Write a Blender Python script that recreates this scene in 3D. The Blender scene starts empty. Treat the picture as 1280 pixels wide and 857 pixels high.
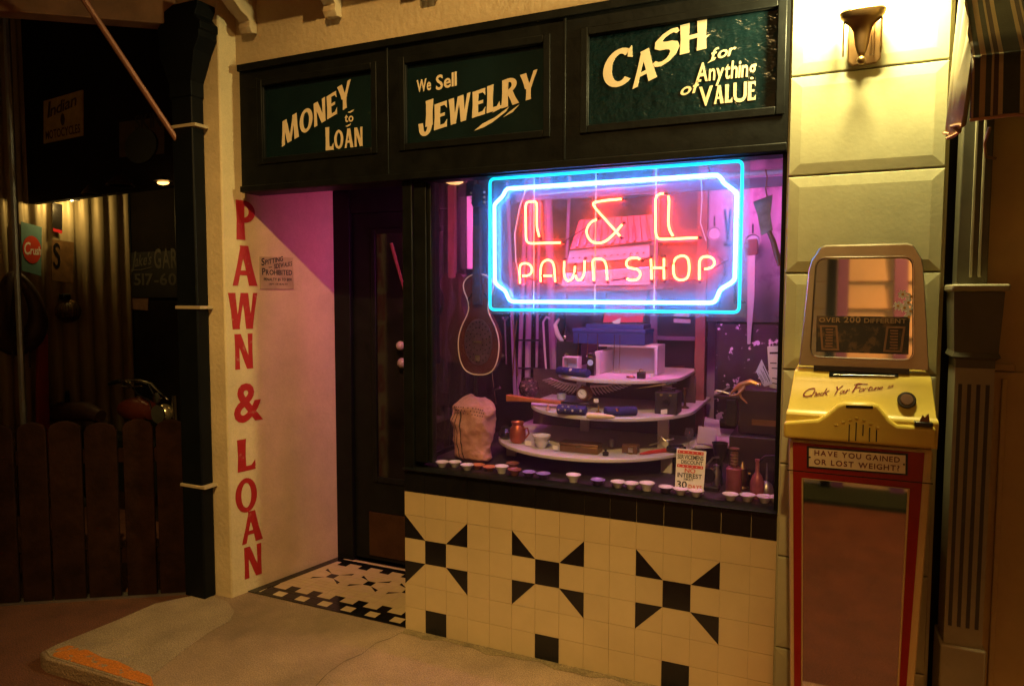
import bpy, bmesh, math, random
from mathutils import Vector, Matrix
random.seed(7)
sc = bpy.context.scene
COL = sc.collection
R_ = math.radians

# ------------------------------------------------------------------ camera
CAM = Vector((1.77602541, -2.73521879, 1.54017017))
YAW, PITCH, ROLL, FPX = 0.425522, -0.0660853, 0.0021277, 893.76
FW = Vector((-math.sin(YAW)*math.cos(PITCH), math.cos(YAW)*math.cos(PITCH), math.sin(PITCH)))
_rt = Vector((math.cos(YAW), math.sin(YAW), 0)); _up = _rt.cross(FW)
RT = math.cos(ROLL)*_rt + math.sin(ROLL)*_up
UP = -math.sin(ROLL)*_rt + math.cos(ROLL)*_up
cd = bpy.data.cameras.new('camera'); cam = bpy.data.objects.new('camera', cd); COL.objects.link(cam)
cam.matrix_world = Matrix(((RT.x, UP.x, -FW.x, CAM.x), (RT.y, UP.y, -FW.y, CAM.y), (RT.z, UP.z, -FW.z, CAM.z), (0, 0, 0, 1)))
cd.sensor_width = 36; cd.lens = FPX/1280*36; cd.clip_start = .05; cd.clip_end = 500
sc.camera = cam

# ------------------------------------------------------------------ light
w = bpy.data.worlds.new('World'); sc.world = w; w.use_nodes = True
nt = w.node_tree; bgn = nt.nodes['Background']
sky = nt.nodes.new('ShaderNodeTexSky'); sky.sky_type = 'NISHITA'; sky.sun_disc = False
sky.sun_elevation = R_(3); sky.sun_rotation = R_(200)
nt.links.new(sky.outputs[0], bgn.inputs[0]); bgn.inputs[1].default_value = .003

def lamp(name, kind, loc, watt, col, target=None, size=.1, cone=None, blend=.5):
    d = bpy.data.lights.new(name, kind); o = bpy.data.objects.new(name, d); COL.objects.link(o)
    o.location = loc; d.energy = watt; d.color = col
    if kind in ('POINT', 'SPOT'): d.shadow_soft_size = size
    if kind == 'SPOT': d.spot_size = R_(cone); d.spot_blend = blend
    if target is not None:
        o.rotation_euler = (Vector(target)-Vector(loc)).to_track_quat('-Z', 'Y').to_euler()
    return o
# assumed floodlight, out of view high across the road: the warm key that throws the diagonal shadow of the fascia
lamp('assumed_floodlight', 'SPOT', (1.9, -4.2, 5.4), 1080, (1, .605, .19), (-.10, 0, 1.05), .06, 41, .8)
lamp('assumed_porch_light', 'SPOT', (2.9, -3.1, 3.6), 150, (1, .52, .17), (2.1, -4.0, 2.9), .08, 80, .6)  # assumed lamp out of view, lights the house wall the mirror reflects
lamp('added_road_light', 'SPOT', (2.5, -3.2, 4.8), 600, (1, .40, .10), (2.2, -2.55, -.1), .08, 60, .5)  # added lamp out of view, brightens the road the mirror reflects
lamp('wall_lamp_bulb', 'POINT', (1.832, -.150, 2.575), 115, (1, .86, .36), size=.07)
lamp('garage_lamp_bulb', 'POINT', (-3.42, .80, 2.20), 4.2, (1, .62, .17), size=.03)

vs = sc.view_settings; vs.view_transform = 'Standard'; vs.look = 'None'; vs.exposure = 0; vs.gamma = 1
sc.render.engine = 'CYCLES'
sc.cycles.max_bounces = 10; sc.cycles.transparent_max_bounces = 16; sc.cycles.sample_clamp_indirect = 6
sc.cycles.caustics_reflective = False; sc.cycles.caustics_refractive = False

# ------------------------------------------------------------------ helpers
def on(px, py, Y=0.0):
    d = FW + RT*((px-640)/FPX) - UP*((py-428.5)/FPX)
    return CAM + d*((Y-CAM.y)/d.y)
def flo(px, py, z=0.0):
    d = FW + RT*((px-640)/FPX) - UP*((py-428.5)/FPX)
    return CAM + d*((z-CAM.z)/d.z)

MATS = {}
def mat(name, col, rough=.5, metal=0, var=.12, vscale=9, bump=0, bscale=60, spec=.5, emit=None, estr=0, col2=None, cmask=(.45, .62), speck=0, stain=0, island=0):
    if name in MATS: return MATS[name]
    m = bpy.data.materials.new(name); m.use_nodes = True; t = m.node_tree; b = t.nodes['Principled BSDF']
    b.inputs['Roughness'].default_value = rough; b.inputs['Metallic'].default_value = metal
    b.inputs['Specular IOR Level'].default_value = spec
    c = (*col, 1); b.inputs['Base Color'].default_value = c
    tc = t.nodes.new('ShaderNodeTexCoord')
    if var or col2:
        n = t.nodes.new('ShaderNodeTexNoise'); n.inputs['Scale'].default_value = vscale; n.inputs['Detail'].default_value = 7; n.inputs['Roughness'].default_value = .62
        t.links.new(tc.outputs['Object'], n.inputs['Vector'])
        rp = t.nodes.new('ShaderNodeValToRGB')
        if col2:
            rp.color_ramp.elements[0].position = cmask[0]; rp.color_ramp.elements[1].position = cmask[1]
            rp.color_ramp.elements[0].color = c; rp.color_ramp.elements[1].color = (*col2, 1)
        else:
            rp.color_ramp.elements[0].position = .28; rp.color_ramp.elements[1].position = .72
            rp.color_ramp.elements[0].color = (*[max(0, x*(1-var)) for x in col], 1)
            rp.color_ramp.elements[1].color = (*[min(1, x*(1+var)) for x in col], 1)
        t.links.new(n.outputs['Fac'], rp.inputs[0]); t.links.new(rp.outputs[0], b.inputs['Base Color'])
        last = rp.outputs[0]
        for amt, scl, lo, hi in ((speck, 210, .36, .64), (stain, .9, .40, .66)):
            if not amt: continue
            n3 = t.nodes.new('ShaderNodeTexNoise'); n3.inputs['Scale'].default_value = scl; n3.inputs['Detail'].default_value = 3 if scl > 100 else 8
            if scl < 100: n3.inputs['Roughness'].default_value = .7
            t.links.new(tc.outputs['Object'], n3.inputs['Vector'])
            m3 = t.nodes.new('ShaderNodeMapRange'); m3.inputs['From Min'].default_value = lo; m3.inputs['From Max'].default_value = hi
            m3.inputs['To Min'].default_value = 1-amt; m3.inputs['To Max'].default_value = 1+amt*(.8 if scl > 100 else .15)
            t.links.new(n3.outputs['Fac'], m3.inputs['Value'])
            mm = t.nodes.new('ShaderNodeMix'); mm.data_type = 'RGBA'; mm.blend_type = 'MULTIPLY'; mm.inputs[0].default_value = 1
            t.links.new(last, mm.inputs[6]); t.links.new(m3.outputs[0], mm.inputs[7]); last = mm.outputs[2]
        if island:
            ge = t.nodes.new('ShaderNodeNewGeometry'); m3 = t.nodes.new('ShaderNodeMapRange'); m3.inputs['To Min'].default_value = 1-island; m3.inputs['To Max'].default_value = 1+island*.6
            t.links.new(ge.outputs['Random Per Island'], m3.inputs['Value'])
            mm = t.nodes.new('ShaderNodeMix'); mm.data_type = 'RGBA'; mm.blend_type = 'MULTIPLY'; mm.inputs[0].default_value = 1
            t.links.new(last, mm.inputs[6]); t.links.new(m3.outputs[0], mm.inputs[7]); last = mm.outputs[2]
        if speck or stain or island: t.links.new(last, b.inputs['Base Color'])
        if rough > .08 and not emit:
            mr = t.nodes.new('ShaderNodeMapRange'); mr.inputs['To Min'].default_value = rough*.8; mr.inputs['To Max'].default_value = min(1, rough*1.25)
            t.links.new(n.outputs['Fac'], mr.inputs['Value']); t.links.new(mr.outputs[0], b.inputs['Roughness'])
    if bump:
        n2 = t.nodes.new('ShaderNodeTexNoise'); n2.inputs['Scale'].default_value = bscale; n2.inputs['Detail'].default_value = 5
        t.links.new(tc.outputs['Object'], n2.inputs['Vector'])
        bp = t.nodes.new('ShaderNodeBump'); bp.inputs['Strength'].default_value = bump; bp.inputs['Distance'].default_value = .01
        t.links.new(n2.outputs['Fac'], bp.inputs['Height']); t.links.new(bp.outputs[0], b.inputs['Normal'])
    if emit:
        b.inputs['Emission Color'].default_value = (*emit, 1); b.inputs['Emission Strength'].default_value = estr
    MATS[name] = m
    return m

def glass_mat(name, scatter=.045, back=1.0, tint=(1, 1, 1), rough=.015, scatter_col=(.8, .8, .85)):
    m = bpy.data.materials.new(name); m.use_nodes = True; t = m.node_tree; t.nodes.clear()
    out = t.nodes.new('ShaderNodeOutputMaterial')
    tr = t.nodes.new('ShaderNodeBsdfTransparent'); tr.inputs[0].default_value = (*tint, 1)
    gl = t.nodes.new('ShaderNodeBsdfGlossy'); gl.inputs['Roughness'].default_value = rough
    fr = t.nodes.new('ShaderNodeFresnel'); 
    gb_ = t.nodes.new('ShaderNodeNewGeometry'); im = t.nodes.new('ShaderNodeMapRange'); im.inputs['To Min'].default_value = 1.42; im.inputs['To Max'].default_value = 1/1.42
    t.links.new(gb_.outputs['Backfacing'], im.inputs['Value']); t.links.new(im.outputs[0], fr.inputs[0])
    mx = t.nodes.new('ShaderNodeMixShader'); t.links.new(fr.outputs[0], mx.inputs[0]); t.links.new(tr.outputs[0], mx.inputs[1]); t.links.new(gl.outputs[0], mx.inputs[2])
    df = t.nodes.new('ShaderNodeBsdfDiffuse'); df.inputs[0].default_value = (*scatter_col, 1)
    tl = t.nodes.new('ShaderNodeBsdfTranslucent'); tl.inputs[0].default_value = (*scatter_col, 1)
    ds = t.nodes.new('ShaderNodeMixShader'); t.links.new(df.outputs[0], ds.inputs[1]); t.links.new(tl.outputs[0], ds.inputs[2])
    ds.inputs[0].default_value = back
    m2 = t.nodes.new('ShaderNodeMixShader'); t.links.new(mx.outputs[0], m2.inputs[1]); t.links.new(ds.outputs[0], m2.inputs[2])
    tc = t.nodes.new('ShaderNodeTexCoord'); n = t.nodes.new('ShaderNodeTexNoise'); n.inputs['Scale'].default_value = 5; n.inputs['Detail'].default_value = 6
    t.links.new(tc.outputs['Object'], n.inputs['Vector'])
    mr = t.nodes.new('ShaderNodeMapRange'); mr.inputs['From Min'].default_value = .3; mr.inputs['From Max'].default_value = .7
    mr.inputs['To Min'].default_value = scatter*.75; mr.inputs['To Max'].default_value = scatter*1.25
    t.links.new(n.outputs['Fac'], mr.inputs['Value']); t.links.new(mr.outputs[0], m2.inputs[0])
    t.links.new(m2.outputs[0], out.inputs[0])
    return m

BASE = {}
class G:
    def __init__(s): s.v = []; s.f = []
    def add(s, vs, fs):
        n = len(s.v); s.v += [Vector(p) for p in vs]; s.f += [[i+n for i in q] for q in fs]; return s
    def box(s, x0, x1, y0, y1, z0, z1, rz=0, piv=None):
        p = [Vector((x, y, z)) for z in (z0, z1) for y in (y0, y1) for x in (x0, x1)]
        if rz:
            c = Vector(piv) if piv else Vector(((x0+x1)/2, (y0+y1)/2, 0)); m = Matrix.Rotation(rz, 3, 'Z')
            p = [m @ (q-c) + c for q in p]
        return s.add(p, [(0, 2, 3, 1), (4, 5, 7, 6), (0, 1, 5, 4), (2, 6, 7, 3), (0, 4, 6, 2), (1, 3, 7, 5)])
    def slab(s, pts, d):      # polygon in 3D, thickened along vector d
        d = Vector(d); pts = [Vector(p) for p in pts]; n = len(pts)
        nrm = sum(((pts[i]-pts[0]).cross(pts[(i+1) % n]-pts[0]) for i in range(1, n-1)), Vector())
        if nrm.dot(d) > 0: pts.reverse()
        return s.add(pts+[p+d for p in pts], [list(range(n)), list(range(2*n-1, n-1, -1))]+[(i, i+n, (i+1) % n+n, (i+1) % n) for i in range(n)])
    def loft(s, rings, cap=True, close=True):
        n = len(rings[0]); vs = [p for r in rings for p in r]; fs = []
        for k in range(len(rings)-1):
            for i in range(n if close else n-1):
                j = (i+1) % n
                fs.append((k*n+i, k*n+j, (k+1)*n+j, (k+1)*n+i))
        if cap: fs += [list(range(n))[::-1], [(len(rings)-1)*n+i for i in range(n)]]
        return s.add(vs, fs)
    def tube(s, pts, r, seg=8, closed=False, cap=True):
        pts = [Vector(p) for p in pts]; n = len(pts); rings = []; up = None
        for i, p in enumerate(pts):
            a = pts[(i-1) % n] if (closed or i > 0) else p; b = pts[(i+1) % n] if (closed or i < n-1) else p
            t = (b-a).normalized()
            if up is None: up = t.orthogonal().normalized()
            up = (up - t*up.dot(t)).normalized(); sd = t.cross(up)
            rr = r[i] if isinstance(r, (list, tuple)) else r
            rings.append([p+up*(rr*math.cos(2*math.pi*k/seg))+sd*(rr*math.sin(2*math.pi*k/seg)) for k in range(seg)])
        if closed:
            # close by joining the last ring to the first
            n0 = len(s.v); s.loft(rings, cap=False)
            m = (n-1)*seg
            best = min(range(seg), key=lambda o: (rings[-1][0]-rings[0][o]).length)
            s.f += [(n0+m+i, n0+m+(i+1) % seg, n0+(i+1+best) % seg, n0+(i+best) % seg) for i in range(seg)]
            return s
        return s.loft(rings, cap)
    def lathe(s, prof, c=(0, 0, 0), seg=24, ax='z', sx=1, sy=1):
        c = Vector(c); rings = []
        for r, h in prof:
            rg = []
            for k in range(seg):
                a = 2*math.pi*k/seg; x, y = r*math.cos(a)*sx, r*math.sin(a)*sy
                rg.append(c+(Vector((x, y, h)) if ax == 'z' else Vector((x, -h, y)) if ax == '-y' else Vector((h, x, y))))
            rings.append(rg)
        return s.loft(rings, True)
    def ball(s, c, r, seg=14, sx=1, sy=1, sz=1):
        k = seg//2
        return s.lathe([(max(1e-4, r*math.sin(math.pi*i/k)), -r*sz*math.cos(math.pi*i/k)) for i in range(k+1)], c, seg, 'z', sx, sy)
    def xf(s, m, start=0):
        s.v[start:] = [m @ p for p in s.v[start:]]; return s
    def build(s, name, m, parent=None, smooth=True, bevel=0, seg=2, ang=35):
        me = bpy.data.meshes.new(name)
        b = BASE.get(parent.name, Vector()) if parent else Vector()
        me.from_pydata([tuple(p-b) for p in s.v], [], s.f); me.update()
        bm = bmesh.new(); bm.from_mesh(me); bmesh.ops.recalc_face_normals(bm, faces=bm.faces); bm.to_mesh(me); bm.free()
        me.materials.append(m)
        if smooth:
            me.polygons.foreach_set('use_smooth', [True]*len(me.polygons)); me.set_sharp_from_angle(angle=R_(ang))
        o = bpy.data.objects.new(name, me); COL.objects.link(o)
        if parent: o.parent = parent; BASE[o.name] = b
        if bevel:
            bv = o.modifiers.new('Bevel', 'BEVEL'); bv.width = bevel; bv.segments = seg; bv.limit_method = 'ANGLE'; bv.angle_limit = R_(40)
        return o

def thing(name, label, cat, loc=(0, 0, 0), group=None):
    o = bpy.data.objects.new(name, None); COL.objects.link(o); o.location = loc; o.empty_display_size = .1
    BASE[o.name] = Vector(loc); return tag(o, label, cat, group)
def tag(o, label, cat, group=None):
    o['label'] = label; o['category'] = cat
    if group: o['group'] = group
    return o
def struct(o): o['kind'] = 'structure'; return o

# ---- lettering
_gl = {}
def font_glyph(ch, bold=0):
    k = (ch, bold)
    if k in _gl: return _gl[k]
    cu = bpy.data.curves.new('glyph', 'FONT'); cu.body = ch; cu.offset = bold; cu.resolution_u = 3; cu.extrude = .5
    ob = bpy.data.objects.new('glyph', cu); COL.objects.link(ob)
    me = bpy.data.meshes.new_from_object(ob.evaluated_get(bpy.context.evaluated_depsgraph_get()))
    vs = [v.co.copy() for v in me.vertices]; fs = [list(p.vertices) for p in me.polygons]
    COL.objects.unlink(ob); bpy.data.objects.remove(ob); bpy.data.meshes.remove(me); bpy.data.curves.remove(cu)
    _gl[k] = (vs, fs); return _gl[k]
_cap = [None]
def arc(cx, cy, rx, ry, a0, a1, n=14):
    return [(cx+rx*math.cos(R_(a0+(a1-a0)*i/n)), cy+ry*math.sin(R_(a0+(a1-a0)*i/n))) for i in range(n+1)]
def S(x0, y0, x1, y1, wd, fl=.11):      # flared straight stroke, as the sign painter pulls it
    L = math.hypot(x1-x0, y1-y0); tx, ty = (x1-x0)/L, (y1-y0)/L; nx, ny = -ty, tx
    # horizontal ends for steep strokes
    P = []
    for t, k in ((0, 1+fl), (.18, 1.04), (.5, .94), (.82, 1.04), (1, 1+fl)):
        P.append((x0+(x1-x0)*t, y0+(y1-y0)*t, wd*k/2))
    if abs(ty) > .5:
        q = 1/abs(ty)
        l = [(x-h*q, y) for x, y, h in P]; r = [(x+h*q, y) for x, y, h in P]
    else:
        l = [(x, y+h) for x, y, h in P]; r = [(x, y-h) for x, y, h in P]
    return [[l[i], l[i+1], r[i+1], r[i]] for i in range(4)]
def RING(cx, cy, rx, ry, wx, wy, a0=0, a1=360, n=28):
    o = arc(cx, cy, rx, ry, a0, a1, n); i = arc(cx, cy, rx-wx, ry-wy, a0, a1, n)
    return [[o[k], o[k+1], i[k+1], i[k]] for k in range(n)]
def PATH(pts, wd):
    res = []
    L = []; Rr = []
    for k, (x, y) in enumerate(pts):
        a = pts[max(0, k-1)]; b = pts[min(len(pts)-1, k+1)]; dx, dy = b[0]-a[0], b[1]-a[1]; l = math.hypot(dx, dy) or 1
        h = (wd[k] if isinstance(wd, list) else wd)/2
        L.append((x-dy/l*h, y+dx/l*h)); Rr.append((x+dy/l*h, y-dx/l*h))
    return [[L[k], L[k+1], Rr[k+1], Rr[k]] for k in range(len(pts)-1)]
T = .235; H = .13
SIGN = {
 'P': (.60, S(.15, 0, .15, 1, T)+RING(.26, .72, .33, .28, .19, .13, -90, 90, 14)+[[(.15, 1), (.27, 1), (.27, .87), (.15, .87)], [(.15, .57), (.27, .57), (.27, .44), (.15, .44)]]),
 'A': (.74, S(.12, 0, .36, 1, .13)+S(.62, 0, .38, 1, .21)+[[(.18, .38), (.56, .38), (.56, .26), (.18, .26)]]),
 'W': (.96, S(.24, 0, .12, 1, .20)+S(.27, 0, .46, 1, .11)+S(.66, 0, .52, 1, .20)+S(.69, 0, .86, 1, .12)),
 'N': (.70, S(.12, 0, .12, 1, .15)+S(.56, 0, .14, 1, .20, 0)+S(.58, 0, .58, 1, .15)),
 'L': (.54, S(.14, 0, .14, 1, T)+[[(.10, .15), (.52, .15), (.54, 0), (.10, 0)], [(.42, .15), (.53, .30), (.54, .1), (.42, .1)]]),
 'O': (.72, RING(.36, .5, .36, .5, .19, .14)),
 'M': (.98, S(.12, 0, .20, 1, .14)+S(.46, .02, .22, 1, .2, 0)+S(.48, .02, .74, 1, .12, 0)+S(.84, 0, .76, 1, .2)),
 'E': (.56, S(.14, 0, .14, 1, T)+[[(.1, 1), (.54, 1), (.54, .86), (.1, .86)], [(.1, .57), (.46, .57), (.46, .45), (.1, .45)], [(.1, .14), (.56, .14), (.56, 0), (.1, 0)], [(.43, .88), (.54, .88), (.55, .72)], [(.43, .12), (.55, .12), (.57, .28)]]),
 'Y': (.70, S(.35, 0, .35, .55, .18)+S(.33, .42, .12, 1, .2)+S(.38, .42, .60, 1, .13)),
 'J': (.50, S(.38, .2, .38, 1, T)+RING(.25, .22, .23, .30, .16, .13, 180, 360, 12)+[[(.02, .22), (.18, .22), (.16, .34), (.0, .36)]]),
 'R': (.66, S(.15, 0, .15, 1, T)+RING(.26, .74, .33, .26, .19, .13, -90, 90, 14)+[[(.15, 1), (.27, 1), (.27, .87), (.15, .87)], [(.15, .61), (.27, .61), (.27, .48), (.15, .48)]]+S(.58, 0, .30, .55, .2)),
 'C': (.70, RING(.40, .5, .40, .5, .21, .14, 50, 310, 24)+[[(.58, .72), (.70, .66), (.68, .98), (.60, .90)]]),
 'S': (.58, PATH([(.54, .78), (.49, .89), (.38, .935), (.24, .92), (.13, .84), (.13, .71), (.22, .61), (.35, .53), (.45, .43), (.48, .30), (.43, .16), (.32, .075), (.19, .065), (.09, .13), (.03, .25)], [.07, .12, .14, .15, .18, .2, .21, .21, .21, .2, .18, .15, .14, .12, .07])),
 'H': (.74, S(.14, 0, .14, 1, T)+S(.60, 0, .60, 1, T)+[[(.1, .58), (.64, .58), (.64, .44), (.1, .44)]]),
}
def glyph2d(ch, style):
    """vertices, faces, width; cap height 1, extruded along +z 0..1"""
    if style == 'sign' and ch in SIGN:
        wdt, polys = SIGN[ch]; vs = []; fs = []
        for k, p in enumerate(polys):
            n = len(vs); m = len(p); top = 1+.012*k
            vs += [Vector((x, y, 0)) for x, y in p]+[Vector((x, y, top)) for x, y in p]
            fs += [[n+m+i for i in range(m)]]+[[n+i, n+(i+1) % m, n+m+(i+1) % m, n+m+i] for i in range(m)]
        return vs, fs, wdt
    bold = {'sign': .022, 'bold': .018, 'font': 0, 'slim': -.006}[style]
    if _cap[0] is None: _cap[0] = max(v.y for v in font_glyph('H', 0)[0])
    vs, fs = font_glyph(ch, bold)
    if not vs: return [], [], .3
    x0 = min(v.x for v in vs); x1 = max(v.x for v in vs); c = _cap[0]
    return [Vector(((v.x-x0)/c, v.y/c, v.z+.5)) for v in vs], fs, (x1-x0)/c
def write(g, text, O, E, V, N, heights, style='font', gap=.12, slant=0, depth=.0015, thick=1):
    """text from baseline start O to baseline end E; V = up direction, N = outward; heights: number or list per glyph; widths fitted"""
    O, E, V, N = Vector(O), Vector(E), Vector(V).normalized(), Vector(N).normalized(); B = E-O; L = B.length; D = B/L
    hs = heights if isinstance(heights, list) else [heights]*len(text)
    G2 = [glyph2d(c, style) if c != ' ' else ([], [], .34) for c in text]
    tot = sum(q[2]*h for q, h in zip(G2, hs))+gap*sum(hs[:-1]); k = L/tot; x = 0
    for (vs, fs, wd), h in zip(G2, hs):
        g.add([O+D*((x+v.x*h)*k)+D*(v.y*h*slant)+V*(v.y*h)+N*(depth*v.z) for v in vs], fs)
        x += wd*h+gap*h
    return g

# ------------------------------------------------------------------ materials
cream = mat('cream_stucco', (.64, .51, .30), .75, var=.12, vscale=5, bump=.32, bscale=48, stain=.14, speck=.06)
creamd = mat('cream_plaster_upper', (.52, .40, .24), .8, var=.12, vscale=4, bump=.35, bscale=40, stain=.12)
black_wood = mat('black_painted_wood', (.006, .0065, .006), .42, var=.35, vscale=12, bump=.08, bscale=40, spec=.15)
black_tile = mat('black_tile', (.008, .008, .009), .16, var=.3)
white_tile = mat('cream_tile', (.60, .47, .26), .22, var=.08, vscale=3, bump=.05, bscale=25, island=.045, stain=.10)
grout = mat('tile_grout', (.56, .44, .245), .9)
red_paint = mat('red_sign_paint', (.40, .012, .014), .55, vscale=26, bump=.3, bscale=48, stain=.2, col2=(.46, .16, .11), cmask=(.60, .72))
cream_paint = mat('cream_letter_paint', (.72, .58, .38), .5, var=.06)
concrete = mat('pavement_concrete', (.37, .25, .145), .85, var=.22, vscale=2.2, bump=.9, bscale=95, speck=.32, stain=.42)
concrete2 = mat('apron_concrete', (.35, .26, .155), .85, var=.22, vscale=5, bump=1, bscale=95, speck=.4, stain=.2)
asphalt = mat('road_surface', (.125, .045, .021), .85, var=.3, vscale=5, bump=.8, bscale=140, speck=.5)
pil_paint = mat('pilaster_paint', (.52, .49, .29), .5, var=.07, vscale=6, bump=.06, bscale=70, stain=.22)
brass = mat('aged_brass', (.30, .17, .07), .42, 1, var=.3)
bronze = mat('bronze_metal', (.22, .13, .055), .38, 1, var=.2)
chrome = mat('polished_metal', (.62, .58, .52), .2, 1, var=.1)
dark_metal = mat('dark_iron', (.02, .022, .024), .4, .6, var=.2)
steel = mat('grey_steel', (.35, .33, .31), .35, .9, var=.2)
brown_wood = mat('brown_wood', (.14, .06, .03), .5, var=.35, vscale=16, bump=.1)
fence_wood = mat('weathered_fence_wood', (.019, .0075, .0045), .9, spec=.06, var=.5, vscale=7, bump=.5, bscale=24)
timber = mat('rough_timber', (.20, .09, .04), .8, var=.3, bump=.4, bscale=20)
corr = mat('corrugated_iron', (.48, .41, .26), .5, .25, var=.15, vscale=4)
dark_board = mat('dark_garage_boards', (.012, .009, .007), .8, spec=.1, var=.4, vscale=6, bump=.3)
ochre = mat('yellowed_sign_paint', (.42, .28, .10), .6, var=.25, vscale=15)
black_ink = mat('black_letter_ink', (.012, .011, .01), .6)
ivory = mat('ivory_paint', (.72, .60, .40), .4, var=.05)
shelf_white = mat('display_shelf_paint', (.58, .53, .53), .45, var=.05)
navy = mat('navy_velvet', (.012, .014, .11), .8, var=.25)
porcelain = mat('white_porcelain', (.66, .62, .62), .25, var=.06)
paper = mat('paper', (.76, .72, .66), .7, var=.05)
lacq_black = mat('black_lacquer', (.012, .011, .011), .25)
red_lacq = mat('red_lacquer', (.45, .02, .03), .35)
mirror = mat('mirror_glass', (.70, .64, .58), .035, 1, var=.04)

# ------------------------------------------------------------------ ground
struct(G().box(-60, 60, -60, 60, -.12, -.062).build('road', asphalt, smooth=False))
g = G()   # pavement: one slab with a rounded left end, rougher apron laid over its corner
edge = [(-1.108, -.136), (-1.20, -.155), (-1.295, -.30), (-1.30, -.50), (-1.325, -.78), (-1.315, -.850), (-1.24, -.872), (-.46, -.850), (14, -.84)]
g.slab([(x, y, -.096) for x, y in edge]+[(14, .62, -.096), (-1.10, .62, -.096)], (0, 0, .096))
struct(g.build('pavement', concrete, bevel=.007, seg=2))
ap_ = [flo(x, y) for x, y in ((266, 745.5), (284, 752), (293, 764), (288, 776), (262, 790), (236, 808), (205, 832), (190, 845))]
g = G(); g.slab([(p.x, p.y, .0005) for p in ap_]+[(-.66, -.836, .0005), (-.72, -.851, .0005), (-1.235, -.858, .0005), (-1.300, -.835, .0005), (-1.311, -.78, .0005), (-1.287, -.50, .0005), (-1.282, -.305, .0005), (-1.19, -.160, .0005)], (0, 0, .004))
struct(g.build('pavement_apron', concrete2, bevel=.003, seg=1))
g = G(); xs_ = [.003+.04*k for k in range(41)]; Q = [(x, -.004, .0010) for x in xs_]+[(x, -.045-.012*math.sin(x*17)-.008*math.sin(x*41+2), .0010) for x in xs_[::-1]]
g.slab(Q, (0, 0, .0006)); struct(g.build('dirt_edge', mat('wall_foot_dirt', (.21, .15, .07), .9, var=.4, vscale=14, bump=.8, bscale=95, speck=.35), smooth=False))
g = G(); ck = [flo(x, y, .001) for x, y in ((507, 787), (488, 797), (470, 803), (452, 817), (430, 826), (408, 842), (390, 862))]
for i in range(len(ck)-1): w_ = .0005+.0006*(i % 2); g.slab([ck[i]+Vector((-w_, 0, 0)), ck[i]+Vector((w_, 0, 0)), ck[i+1]+Vector((w_, 0, 0)), ck[i+1]+Vector((-w_, 0, 0))], (0, 0, .0006))
struct(g.build('pavement_crack', mat('crack_dirt', (.05, .03, .018), .95), smooth=False))
curb_paint = mat('orange_kerb_paint', (.50, .155, .015), .7, var=.2, vscale=20, bump=.5, bscale=120, col2=(.26, .19, .11), cmask=(.57, .62), speck=.3)
g = G(); g.slab([(-1.225, -.853, .0048), (-1.265, -.81, .0048), (-1.25, -.765, .0048), (-1.13, -.758, .0048), (-1.02, -.775, .0048), (-.93, -.768, .0048), (-.80, -.785, .0048), (-.70, -.795, .0048), (-.62, -.845, .0048), (-.95, -.846, .0048)], (0, 0, .002))
struct(g.build('kerb_paint', curb_paint, smooth=False))

# ------------------------------------------------------------------ pawn shop building
shop = thing('pawn_shop', 'cream pawn shop front with black framed window, recessed door and star tiles', 'shop', (0, .3, 0))
A0 = Vector((-.988, -.09, 0)); B0 = Vector((-.853, .588, 0)); WD = (B0-A0).normalized(); WN = Vector((WD.y, -WD.x, 0))
g = G(); g.slab([(-1.285, -.09, -.1), (-.988, -.09, -.1), (-.853, .588, -.1), (-.853, .8, -.1), (-1.285, .8, -.1)], (0, 0, 3.3))
g.build('corner_wall', cream, shop, bevel=.008)
G().box(-1.0, 2.6, .002, .25, 2.665, 3.4).build('upper_wall', creamd, shop)
G().box(-1.6, 2.6, -.30, -.001, 3.03, 3.12).build('cornice', creamd, shop, bevel=.006)
G().box(-1.6, 2.6, -.34, .25, 3.121, 3.22).build('cornice_cap', creamd, shop, bevel=.006)
# ogee brackets under the cornice
prof = [(0, .0), (-.035, -.005), (-.05, .02), (-.045, .045), (-.06, .06), (-.10, .075), (-.14, .105), (-.18, .14), (-.23, .165), (-.27, .175), (-.27, .22), (0, .22)]
for bx in (-.862, -.355, .15, .66, 1.17, 1.68):
    G().slab([(bx-.035, y, 2.805+z) for y, z in prof], (.07, 0, 0)).build('bracket', creamd, shop, ang=50, bevel=.003)

# header fascia: stiles and rails round three painted transom panes
HB, HT = 2.045, 2.662
hd = G()
def quadbox(g, x0, x1, z0, z1, y0, y1): g.box(x0, x1, y0, y1, z0, z1)
panes = []
for (a, b, c, d) in (((332, 121), (467, 103), (334, 204), (470, 190)), ((511, 86), (682, 60), (509, 182), (682, 161)), ((738, 44), (972, 5), (736, 155), (972, 128))):
    A_, B_, C_, D_ = on(*a), on(*b), on(*c), on(*d)
    panes.append(((A_.x+C_.x)/2, (B_.x+D_.x)/2, (C_.z+D_.z)/2, (A_.z+B_.z)/2))
PZ0 = sum(p[2] for p in panes)/3; PZ1 = sum(p[3] for p in panes)/3+.016
xs = [-.925] + [v for p in panes for v in (p[0], p[1])] + [1.602]
hd.box(-.925, 1.602, -.022, .10, HB, PZ0); hd.box(-.925, 1.602, -.022, .10, PZ1, HT)
for k in range(0, len(xs), 2): hd.box(xs[k], xs[k+1], -.022, .10, PZ0+.0005, PZ1-.0005)
hd.build('fascia_frame', black_wood, shop)
md = G()
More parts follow.
